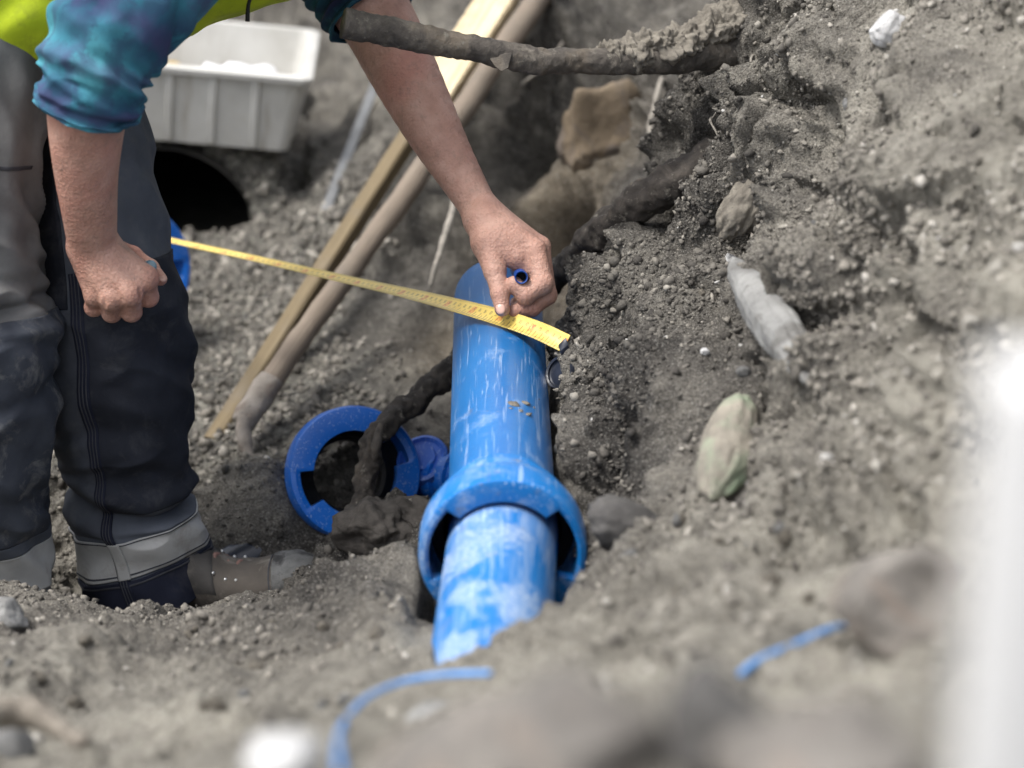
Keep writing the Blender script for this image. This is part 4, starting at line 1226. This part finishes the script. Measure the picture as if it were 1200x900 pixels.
# far (left) arm, hand pressing the tape and holding a marker
f_arm = [at(405, -40, 2.98), at(428, 0, 2.975), at(448, 34, 2.965), at(480, 98, 2.95), at(515, 165, 2.93), at(546, 218, 2.91), at(565, 250, 2.898)]
f_armr = [.047, .047, .0455, .0410, .0320, .0240, .0215]
W2 = at(567, 253, 2.897)
m2 = [at(627, 293, 2.857), at(633, 289, 2.877), at(631, 291, 2.898), at(625, 297, 2.917)]
palm2 = [(at(570, 256, 2.885), m2[0], .0215, .0125, .010), (W2, m2[1], .0215, .0125, .010), (W2, m2[2], .021, .012, .010), (at(566, 258, 2.905), m2[3], .020, .011, .010),
         (at(566, 262, 2.882), at(570, 285, 2.866), .0205, .0165, .012), (at(570, 285, 2.866), at(580, 318, 2.848), .0165, .0125, .010),
         (at(584, 280, 2.866), at(606, 300, 2.856), .018, .012, .012), (at(590, 285, 2.89), at(612, 305, 2.885), .020, .016, .012)]
palm2 += [(at(596, 298, 2.862), at(626, 318, 2.862), .013, .012, .008), (at(612, 300, 2.872), at(620, 340, 2.876), .014, .012, .008)]
nf2 = [fin(m2[0], at(635.5, 332, 2.846), at(616, 346, 2.839), at(602, 333, 2.838), .0132),
       fin(m2[1], at(641, 346, 2.864), at(623, 361, 2.853), at(604, 364, 2.844), .0118),
       fin(m2[2], at(640, 345, 2.886), at(623, 361, 2.881), at(607, 360, 2.872), .0100),
       fin(m2[3], at(632, 343, 2.905), at(617, 356, 2.900), at(604, 354, 2.894), .0088),
       ([at(570, 285, 2.866), at(580, 318, 2.846), at(586, 344, 2.836), at(588.5, 362, 2.830)], [.0155, .0122, .0108, .0092])]
cr2 = [(at(603, 309, 2.838), at(597, 298, 2.843), .0016), (at(608, 309, 2.838), at(607, 296, 2.840), .0014), (at(613, 311, 2.838), at(617, 300, 2.841), .0012), (at(597, 314, 2.836), at(591, 309, 2.842), .0018)]
V2, F2 = arm_mesh(f_arm, f_armr, palm2, nf2, cr2)
# trunk, head and legs under the clothes
bd = Field(np.array(at(60, 200, 2.85)) - np.array([.55, .45, .75]), np.array(at(60, 200, 2.85)) + np.array([.75, .45, .60]), .012)
pel, chest, neck = at(-20, 20, 2.79), at(270, -130, 2.80), at(400, -195, 2.82)
bd.chain([pel, at(100, -60, 2.79), chest], [.115, .11, .12], .04)
sh_n, sh_f = at(270, -135, 2.65), at(345, -135, 3.0)
bd.chain([sh_n, chest, sh_f], [.040, .085, .040], .03)
bd.chain([sh_n, na(160, -5, 2.68), n_arm[0]], [.040, .040, .041], .015)
bd.chain([sh_f, at(380, -70, 3.0), f_arm[0]], [.040, .040, .041], .015)
bd.chain([chest, neck, at(450, -225, 2.82)], [.07, .058, .056], .03)
hc = at(505, -250, 2.82)
bd.capsule(hc, hc + Vector((.03, 0, -.03)), .085, .075, .03)
bd.capsule(hc + Vector((.03, 0, -.055)), hc + Vector((.055, -.01, -.085)), .055, .04, .03)
bd.capsule(hc + Vector((.09, 0, -.06)), hc + Vector((.10, 0, -.075)), .012, .014, .012)
for sd in (-1, 1): bd.capsule(hc + Vector((-.01, sd * .085, -.02)), hc + Vector((-.01, sd * .088, -.05)), .014, .010, .008)
bd.chain([at(-30, 60, 2.70), at(-34, 350, 2.76), at(-30, 690, 2.87)], [.075, .055, .04], .03)
bd.chain([at(70, 60, 2.83), at(130, 380, 2.88), at(175, 690, 2.98)], [.075, .055, .04], .03)
V3, F3 = surface_nets(bd.D, bd.lo, bd.h)
def mk_skin():
    a = MT('skin', 0.48, 0.35)
    n = a.noise(28, 5, .6)
    c = a.ramp(n, [(0.30, (0.35, 0.195, 0.150, 1)), (0.50, (0.46, 0.265, 0.205, 1)), (0.72, (0.55, 0.345, 0.275, 1))])
    c = a.mix(a.math('MULTIPLY', a.mask(a.noise(11, 3, .5), .5, .68), .45), c, (0.50, 0.20, 0.155, 1))
    hair = a.noise(1, 3, .6, vec=a.coord((260, 260, 60)), dist=.6)
    c = a.mix(a.math('MULTIPLY', a.mask(hair, .60, .70), .30), c, (0.16, 0.09, 0.06, 1))
    c = a.mix(a.math('MULTIPLY', a.mask(a.noise(55, 6, .75), .54, .70), .45), c, (0.17, 0.135, 0.11, 1))
    a.color(c)
    a.b.inputs['Subsurface Weight'].default_value = .12
    a.b.inputs['Subsurface Radius'].default_value = (.012, .005, .003)
    a.b.inputs['Subsurface Scale'].default_value = .5
    a.bump(a.noise(60, 3, .5), .003, .35)
    a.bump(a.noise(420, 4, .6), .0016, .6)
    a.bump(a.voro(260), .0014, .5)
    return a.m
M['skin'] = mk_skin()
person = empty('person', at(150, 712, 2.98), 'person bent over in grey work trousers and blue shirt pressing tape on pipe', 'person')
VV = np.vstack((V1, V2, V3)); FF = np.vstack((F1, F2 + len(V1), F3 + len(V1) + len(V2)))
body = mesh_np('body', VV, FF, M['skin']); adopt(body, person)
M['nail'] = plain('fingernail', (0.58, 0.36, 0.29), .3, .5, 90, .08)
def nail(c, long, side, nrm, L, Wd):
    v, f = ico(3)
    long = Vector(long).normalized(); nrm = Vector(nrm); nrm = (nrm - long * nrm.dot(long)).normalized(); sd = long.cross(nrm)
    A = np.array([tuple(long * L), tuple(sd * Wd), tuple(nrm * .0022)])
    w = v.copy(); w = np.sign(w) * np.abs(w) ** .8
    o = mesh_np('fingernail', w @ A + np.array(c), f, M['nail']); adopt(o, person)
nail(at(586.5, 362, 2.8225), at(588.5, 366, 2.83) - at(586, 344, 2.836), 0, (-.15, -1, .35), .0068, .0055)
nail(na(190, 326, 2.8145), na(188, 327, 2.82) - na(175, 315, 2.826), 0, (.5, -.7, .5), .0055, .0048)
# hair (above the frame)
v, f = ico(4)
w = v * np.array([.098, .092, .098], dtype=np.float32) * (1 + perlin(v, .12, 5)[:, None] * .08) + np.array(hc + Vector((-.02, 0, .02)))
o = mesh_np('hair', w, f, plain('brown_hair', (.05, .03, .018), .6, .3, 80, .4, .004)); adopt(o, person)

# --- cloth materials
def mk_cloth(name, c1, c2, wear=None, weave=900, rough=.85, amt=.5):
    a = MT(name, rough, .2)
    c = a.ramp(a.noise(14, 5, .6), [(0.3, c1), (0.7, c2)])
    if wear:
        c = a.mix(a.math('MULTIPLY', a.mask(a.noise(24, 6, .7, dist=.4), .52, .68), amt), c, wear)
    a.color(c)
    a.bump(a.noise(60, 4, .6), .0015, .5)
    a.bump(a.noise(weave, 2, .6), .0006, .5)
    return a.m
M['tr_dark'] = mk_cloth('charcoal_cloth', (0.050, 0.055, 0.068, 1), (0.082, 0.090, 0.108, 1), (0.11, 0.115, 0.12, 1), amt=.45)
M['tr_grey'] = mk_cloth('grey_cloth', (0.11, 0.11, 0.11, 1), (0.17, 0.17, 0.168, 1), (0.22, 0.22, 0.21, 1), amt=.35)
M['tr_slate'] = mk_cloth('slate_cloth', (0.068, 0.077, 0.095, 1), (0.105, 0.116, 0.14, 1), (0.14, 0.145, 0.15, 1), amt=.4)
M['tr_black'] = mk_cloth('black_cloth', (0.016, 0.018, 0.025, 1), (0.030, 0.034, 0.046, 1), (0.075, 0.077, 0.082, 1), amt=.4)
M['tr_navy'] = mk_cloth('navy_cloth', (0.012, 0.014, 0.026, 1), (0.022, 0.026, 0.045, 1), (0.06, 0.06, 0.065, 1), amt=.35)
M['tr_muddy'] = mk_cloth('muddy_navy_cloth', (0.032, 0.037, 0.050, 1), (0.065, 0.073, 0.090, 1), (0.19, 0.19, 0.185, 1), amt=.7)
M['reflect'] = mk_cloth('reflective_tape', (0.32, 0.32, 0.31, 1), (0.44, 0.44, 0.425, 1), (0.20, 0.18, 0.15, 1), rough=.5, amt=.5)
M['thread'] = plain('thread', (.05, .052, .06), .8, .2)
def mk_vest():
    a = MT('hi_vis_cloth', .7, .3)
    c = a.ramp(a.noise(16, 5, .6), [(0.3, (0.40, 0.50, 0.015, 1)), (0.7, (0.60, 0.70, 0.03, 1))])
    c = a.mix(a.math('MULTIPLY', a.mask(a.noise(30, 5, .7), .55, .7), .35), c, (0.16, 0.19, 0.03, 1))
    a.color(c); a.bump(a.noise(700, 2, .6), .0006, .5); return a.m
M['vest'] = mk_vest()
def mk_plaid(name, k=1.0):
    a = MT(name, .85, .2)
    sx = a.n('ShaderNodeSeparateXYZ'); 
    jit = a.noise(30, 5, .7)
    a.l(a.tc.outputs['UV'], sx.inputs[0])
    u = a.math('ADD', sx.outputs[0], a.math('MULTIPLY', jit, .16)); v = a.math('ADD', sx.outputs[1], a.math('MULTIPLY', jit, .16))
    def bands(x, f, ph):
        return a.math('ADD', a.math('MULTIPLY', a.math('SINE', a.math('ADD', a.math('MULTIPLY', x, f), ph)), .5), .5)
    b1 = a.mask(bands(u, 25, .6), .0, 1.0); b2 = a.mask(bands(v, 17, 1.0), .0, 1.0)
    b3 = a.mask(bands(u, 50, 2.0), .5, 1.0); b4 = a.mask(bands(v, 34, .2), .5, 1.0)
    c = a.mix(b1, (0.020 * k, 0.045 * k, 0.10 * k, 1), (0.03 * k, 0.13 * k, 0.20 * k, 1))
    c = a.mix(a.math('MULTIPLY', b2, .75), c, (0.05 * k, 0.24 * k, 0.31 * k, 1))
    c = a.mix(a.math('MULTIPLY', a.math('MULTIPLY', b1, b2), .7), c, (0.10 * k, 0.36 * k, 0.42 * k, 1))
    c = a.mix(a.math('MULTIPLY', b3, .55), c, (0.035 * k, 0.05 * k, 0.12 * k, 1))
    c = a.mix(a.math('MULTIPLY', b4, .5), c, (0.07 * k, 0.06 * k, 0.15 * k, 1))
    c = a.mix(a.math('MULTIPLY', a.mask(a.noise(120, 4, .7), .5, .7), .35), c, (0.03, 0.07, 0.12, 1))
    a.color(c); a.bump(a.noise(800, 2, .6), .0008, .6); return a.m
M['plaid'] = mk_plaid('teal_plaid_flannel')
M['plaid_shaded'] = mk_plaid('shaded_teal_plaid_flannel', .45)  # same shirt cloth darkened: shade on the far sleeve put into the colour

def cloth_disp(seed, L, R, a1=.007, a2=.003, extra=None, s1=.12, s2=.05, stretch=1.3, skew=.8):
    def f(u, th, C):
        q = np.stack((np.cos(th) * R, np.sin(th) * R, u * L * stretch + np.sin(th) * R * skew), -1).reshape(-1, 3)
        r1 = perlin(q, s1, seed); r2 = perlin(q, s2, seed + 1)
        d = (a1 * 1.6 * (1 - 2.2 * np.abs(r1)) * .5 + a2 * r2 * 1.6).reshape(np.shape(u))
        if extra is not None: d = d + extra(u, th)
        return d
    return f
TAU = 2 * math.pi
# --- far (left) leg
fl_pts = [(70, 40, 2.83), (98, 150, 2.835), (108, 220, 2.845), (120, 300, 2.855), (129, 370, 2.87), (135, 420, 2.885), (139, 470, 2.90), (145, 520, 2.92), (149, 560, 2.935), (155, 602, 2.955), (168, 647, 2.97), (186, 700, 2.985)]
fl_r = [(80, 75), (68, 72), (69, 75), (75, 80), (82, 84), (84, 84), (80, 80), (70, 74), (65, 70), (67, 70), (71, 70), (72, 70)]
def fl_extra(u, th):
    i = u * 11
    e = -.010 * np.exp(-((i - 8.35 - .35 * np.cos(th)) / .16) ** 2) * (1 + .4 * np.cos(th))
    e = e + .006 * np.exp(-((i - 7.9 - .3 * np.cos(th)) / .22) ** 2)
    e = e + .005 * np.exp(-((i - 8.75 - .25 * np.cos(th)) / .2) ** 2)
    e = e - .006 * np.exp(-((i - 6.0 + .5 * np.cos(th)) / .14) ** 2) * np.clip(-np.cos(th) + .2, 0, 1)
    e = e - .005 * np.exp(-((i - 6.9 + .7 * np.cos(th)) / .14) ** 2) * np.clip(-np.cos(th) + .2, 0, 1)
    return e
tr = bpy.data.objects.new('trousers', None); COL.objects.link(tr); tr.parent = person
tr.empty_display_size = .05
def on_tr(o):
    o.parent = tr
    o.matrix_parent_inverse = Matrix.Translation(-Vector(person.location))
    return o
FL = Tube([at(*p) for p in fl_pts], [(a * 1.03e-3, b * 1.03e-3) for a, b in fl_r], 260, 130, disp=cloth_disp(201, .68, .085, .011, .0036, fl_extra, s1=.10, s2=.045))
on_tr(FL.patch('trouser_leg', 0, 1, 0, TAU, 300, 130, M['tr_slate'], caps=(True, True)))
k11 = 1 / 11
rad = math.radians
on_tr(FL.patch('knee_pad', 3.05 * k11, 8.25 * k11, rad(-80), rad(103), 140, 70, M['tr_black'], off=.0022, thick=.003))
on_tr(FL.patch('side_panel', .2 * k11, 3.6 * k11, rad(112), rad(230), 90, 40, M['tr_black'], off=.0018, thick=.003))
on_tr(FL.patch('calf_panel', 3.62 * k11, 8.9 * k11, rad(108), rad(232), 120, 46, M['tr_dark'], off=.0016, thick=.003))
on_tr(FL.patch('reflective_band', 9.08 * k11, 10.08 * k11, 0, TAU, 40, 130, M['reflect'], off=.0022, thick=.003))
on_tr(FL.patch('hem', 10.14 * k11, 1.0, 0, TAU, 44, 130, M['tr_navy'], off=.0026, thick=.003))
on_tr(FL.patch('hem_stitch', 10.20 * k11, 10.24 * k11, 0, TAU, 4, 130, M['thread'], off=.0034, thick=.002))
for d0 in (-2.6, 0, 2.6):
    on_tr(FL.patch('seam', 3.1 * k11, 11 * k11, rad(104 + d0), rad(104.7 + d0), 200, 3, M['thread'], off=.0046, thick=.003))
on_tr(FL.patch('side_seam', 3.1 * k11, 10.98 * k11, rad(99.5), rad(109), 200, 8, M['tr_navy'], off=.0034, thick=.003))
for uu in (9.12, 9.98):
    on_tr(FL.patch('band_stitch', uu * k11, (uu + .03) * k11, 0, TAU, 4, 130, M['thread'], off=.0029, thick=.002))
on_tr(FL.patch('band_seam', 9.08 * k11, 10.08 * k11, rad(97), rad(108), 30, 8, M['reflect'], off=.0048, thick=.003))
# --- near (right) leg
nl_pts = [(-28, 30, 2.70), (-34, 130, 2.705), (-40, 220, 2.72), (-40, 290, 2.735), (-34, 350, 2.75), (-27, 420, 2.765), (-28, 490, 2.79), (-36, 560, 2.815), (-36, 620, 2.84), (-30, 700, 2.87)]
nl_r = [(82, 85), (82, 84), (76, 80), (76, 80), (82, 84), (87, 86), (84, 82), (82, 78), (83, 76), (84, 76)]
def nl_extra(u, th):
    i = u * 9
    e = -.010 * np.exp(-((i - 4.25 + .25 * np.cos(th)) / .12) ** 2) - .008 * np.exp(-((i - 4.85 + .3 * np.sin(th)) / .12) ** 2) + .006 * np.exp(-((i - 4.55) / .15) ** 2)
    return e - .007 * np.exp(-((i - 5.6 + .3 * np.cos(th)) / .15) ** 2)
NL = Tube([at(*p) for p in nl_pts], [(a * .995e-3, b * .995e-3) for a, b in nl_r], 240, 130, disp=cloth_disp(211, .66, .085, .013, .0045, nl_extra, s1=.09, s2=.04))
on_tr(NL.patch('trouser_leg', 0, 1, 0, TAU, 280, 130, M['tr_grey'], caps=(True, True)))
k9 = 1 / 9
on_tr(NL.patch('knee_pad', 4.3 * k9, 7.9 * k9, 0, TAU, 120, 130, M['tr_muddy'], off=.002, thick=.003))
on_tr(NL.patch('reflective_band', 8.15 * k9, 8.75 * k9, 0, TAU, 30, 130, M['reflect'], off=.0022, thick=.003))
on_tr(NL.patch('hem', 7.92 * k9, 8.13 * k9, 0, TAU, 20, 130, M['tr_slate'], off=.002, thick=.003))
on_tr(NL.patch('pocket_seam', 1.55 * k9, 1.60 * k9, rad(20), rad(170), 5, 60, M['thread'], off=.0012, thick=.002))

# --- vest
VT_ = Tube([at(*p) for p in [(-120, 90, 2.79), (-40, 46, 2.79), (50, -18, 2.79), (150, -82, 2.80), (255, -126, 2.81), (345, -165, 2.82), (415, -198, 2.83)]],
           [(.105, .155), (.116, .175), (.124, .180), (.130, .185), (.136, .19), (.12, .18), (.06, .10)], 160, 140, disp=cloth_disp(221, .62, .15, .012, .005, s1=.11, s2=.04, stretch=.8, skew=.2))
adopt(VT_.patch('vest', 0, 1, 0, TAU, 160, 140, M['vest'], caps=(True, True)), person)
adopt(VT_.patch('vest_hem', .10, .82, rad(-4), rad(2), 120, 6, M['vest'], off=.006, thick=.006), person) if False else None
M['cord'] = plain('black_cord', (.012, .012, .012), .6, .3)
for pp in ([(222, 6, 2.70), (220, 22, 2.695), (219.5, 34, 2.695)], [(296, -8, 2.72), (291, 6, 2.715), (290, 25, 2.715)]):
    adopt(Tube([at(*q) for q in pp], [.0022, .0022, .0026], 16, 10).patch('zip_cord', 0, 1, 0, TAU, 16, 10, M['cord'], caps=(True, True)), person)
# --- sleeves
def sl_extra(u, th):
    i = u * 5
    e = 0
    for c, w, a, s_, ph in ((3.25, .16, .006, .35, .5), (3.75, .13, .0055, .28, 1.1), (4.12, .11, .005, .2, .2), (4.45, .10, .0045, .14, 1.6), (4.74, .10, .004, .08, .9)):
        e = e + a * np.exp(-((i - c - s_ * np.cos(th + ph)) / w) ** 2)
    for c, s_, ph in ((2.95, .5, .2), (3.5, .35, .9), (2.3, .7, 1.4)):
        e = e - .006 * np.exp(-((i - c - s_ * np.cos(th + ph)) / .16) ** 2)
    return e
SL = Tube([at(*p) for p in [(285, -165, 2.675), (215, -75, 2.62), (163, -8, 2.588), (124, 52, 2.575), (108, 98, 2.58), (100, 130, 2.594)]],
          [.072, .068, .064, .061, .052, .0475], 200, 120, disp=cloth_disp(231, .34, .06, .006, .0025, sl_extra, s1=.06, s2=.025))
adopt(SL.patch('shirt_sleeve', 0, 1, 0, TAU, 220, 120, M['plaid'], uvs=(1.0, 1.0), thick=.003), person)
adopt(SL.patch('shirt_cuff', .93, 1.005 if False else 1.0, 0, TAU, 24, 120, M['plaid'], off=.0022, thick=.005), person)
SF = Tube([at(*p) for p in [(335, -140, 3.03), (365, -95, 3.01), (395, -52, 2.99), (420, -14, 2.975), (438, 17, 2.965)]],
          [.070, .066, .062, .0585, .0545], 120, 100, disp=cloth_disp(241, .25, .06, .005, .002, lambda u, th: .004 * np.sin(u * 60 + np.cos(th) * 2) * (u > .55), s1=.06, s2=.025))
adopt(SF.patch('shirt_sleeve', 0, 1, 0, TAU, 130, 100, M['plaid_shaded'], thick=.003), person)

# --- boots
M['leather'] = mk_cloth('muddy_suede', (0.065, 0.057, 0.049, 1), (0.125, 0.110, 0.095, 1), (0.23, 0.212, 0.185, 1), weave=500, amt=.9)
M['suede'] = mk_cloth('grey_suede', (0.05, 0.047, 0.044, 1), (0.09, 0.085, 0.08, 1), (0.17, 0.155, 0.135, 1), weave=500, amt=.6)
M['toecap'] = mk_stone('scuffed_rubber', (0.09, 0.09, 0.088, 1), (0.19, 0.192, 0.188, 1), (0.05, 0.05, 0.05, 1), scale=40)
M['sole'] = plain('boot_sole', (.03, .028, .026), .8, .2, 40, .4, .002)
M['lace'] = plain('boot_lace', (.22, .13, .11), .8, .2, 60, .3)
def boot(heel, toe, lab=None):
    b = bpy.data.objects.new('boot', None); COL.objects.link(b); b.parent = person; b.empty_display_size = .05
    heel, toe = Vector(heel), Vector(toe)
    ax = (toe - heel); L = ax.length; ax.normalize()
    side = Vector((0, 0, 1)).cross(ax).normalized(); up = ax.cross(side)
    # stations: fraction, half width, height
    stn = [(0, .022, .05), (.03, .032, .08), (.12, .036, .10), (.25, .037, .125), (.38, .037, .128), (.46, .038, .118), (.53, .040, .092), (.60, .042, .072), (.70, .045, .063), (.80, .0455, .063), (.90, .041, .060), (.955, .031, .052), (.985, .020, .042), (1.0, .008, .030)]
    fr_ = np.array(stn)
    def loft(name, f0, f1, mat, grow, z0, hs, n=44, m=36):
        V = []; F = []
        for i in range(n):
            f = f0 + (f1 - f0) * i / (n - 1)
            w = np.interp(f, fr_[:, 0], fr_[:, 1]) + grow; h = (np.interp(f, fr_[:, 0], fr_[:, 2]) + grow) * hs
            for j in range(m):
                a = TAU * j / m
                ca, sa = math.cos(a), math.sin(a)
                x = math.copysign(abs(ca) ** .75, ca) * w; z = z0 + (h - z0) * (.5 + .5 * math.copysign(abs(sa) ** .8, sa)) if hs > .5 else z0 + h * (.5 + .5 * math.copysign(abs(sa) ** .5, sa))
                x *= 1 - (.42 if hs > .5 else 0) * max(0, sa) ** 1.5
                V.append(tuple(heel + ax * (f * L) + side * x + up * z))
        for i in range(n - 1):
            for j in range(m): F.append((i*m+j, i*m+(j+1) % m, (i+1)*m+(j+1) % m, (i+1)*m+j))
        F.append(tuple(range(m-1, -1, -1))); F.append(tuple(range((n-1)*m, n*m)))
        V = np.array(V); V = V + ((perlin(V, .03, 9) * .005 + perlin(V, .011, 10) * .0022)[:, None] * np.array([.5, -.6, .8]))
        o = mesh_np(name, V, F, mat)
        o.parent = b; o.matrix_parent_inverse = Matrix.Translation(-Vector(person.location))
        return o
    loft('upper', 0, 1, M['leather'], 0, .018, 1.0, 60, 48)
    loft('shaft', .02, .55, M['suede'], .0016, .03, 1.0, 30, 48)
    loft('toe_cap', .80, 1.012, M['toecap'], .0025, .016, 1.0, 20)
    for f_ in (.785,):
        loft('stitch_line', f_, f_ + .006, M['thread'], .0012, .016, 1.0, 4)
    loft('sole', -.01, 1.015, M['sole'], .006, 0, .28)
    for i, f in enumerate((.555, .60, .645)):
        w = np.interp(f, fr_[:, 0], fr_[:, 1]); h = np.interp(f, fr_[:, 0], fr_[:, 2])
        ctr = heel + ax * (f * L)
        pts_ = [ctr + side * (s * w * .62) + up * (h * (.98 - .20 * abs(s))) + ax * (.006 * s * (-1) ** i) for s in (-1, -.5, 0, .5, 1)]
        t = Tube(pts_, [.0034] * 5, 20, 8)
        o = t.patch('lace', 0, 1, 0, TAU, 20, 8, M['lace'], caps=(True, True)); o.parent = b; o.matrix_parent_inverse = Matrix.Translation(-Vector(person.location))
        for s in (-1, 1):
            v_, f_ = ico(2)
            c = ctr + side * (s * w * .74) + up * (h * .86)
            o = mesh_np('eyelet', v_ * .0026 + np.array(c), f_, M['eyelet']); o.parent = b; o.matrix_parent_inverse = Matrix.Translation(-Vector(person.location))
    return b
boot(at(135, 748, 3.01), at(389, 697, 2.965))
boot(at(-110, 712, 2.86), at(150, 716, 2.84)) if False else boot(at(-190, 735, 2.93), at(30, 738, 2.90))

# markers held in the hands
M['pen_blue'] = plain('blue_pen_plastic', (.006, .05, .25), .3, .5, 40, .15)
pd = empty('marker_pen', at(611, 325, 2.826), 'blue marker tube held in the curled fingers above the tape', 'marker pen')
ad = (at(611, 325, 2.826) - at(605, 316, 2.935)).normalized()
revolve('barrel', [(.0062, -.03), (.0062, -.0005), (.0074, .0), (.0080, -.0012), (.0080, -.105), (0, -.105)], at(611, 325, 2.826), ad, M['pen_blue'], pd, nseg=40)
revolve('bore_shade', [(0, -.022), (.0061, -.022)], at(611, 325, 2.826), ad, M['rubber'], pd, nseg=32)  # black disc stands in for the shade inside the hollow barrel
pd2 = empty('marker_pen', na(176, 313, 2.800), 'pale blue capped marker end poking out of the fist beside the trousers', 'marker pen')
ad2 = (at(177, 312, 2.800) - at(140, 322, 2.86)).normalized()
revolve('barrel', [(0, .001), (.0055, .0005), (.0070, -.0015), (.0072, -.006), (.0072, -.07), (0, -.07)], na(177, 312, 2.800), (.35, -.85, .35), plain('pale_blue_plastic', (.16, .30, .38), .35, .5, 40, .15), pd2, nseg=32)
revolve('end_disc', [(0, .0022), (.0045, .0018), (.0050, .0002)], na(177, 312, 2.800), (.35, -.85, .35), plain('grey_blue_plastic', (.22, .33, .38), .4, .5, 40, .1), pd2, nseg=32)

# dark plastic sheet offcut behind the boot
p_ = Tube([at(262, 672, 3.06), at(290, 656, 3.07), at(318, 644, 3.08), at(334, 638, 3.09)], [.030, .030, .030, .029], 20, 40)
o = p_.patch('plastic_offcut', 0, 1, rad(20), rad(200), 20, 40, M['navy_plastic'], thick=.003)
tag(o, 'dark navy curved plastic offcut lying behind the boot', 'plastic offcut')
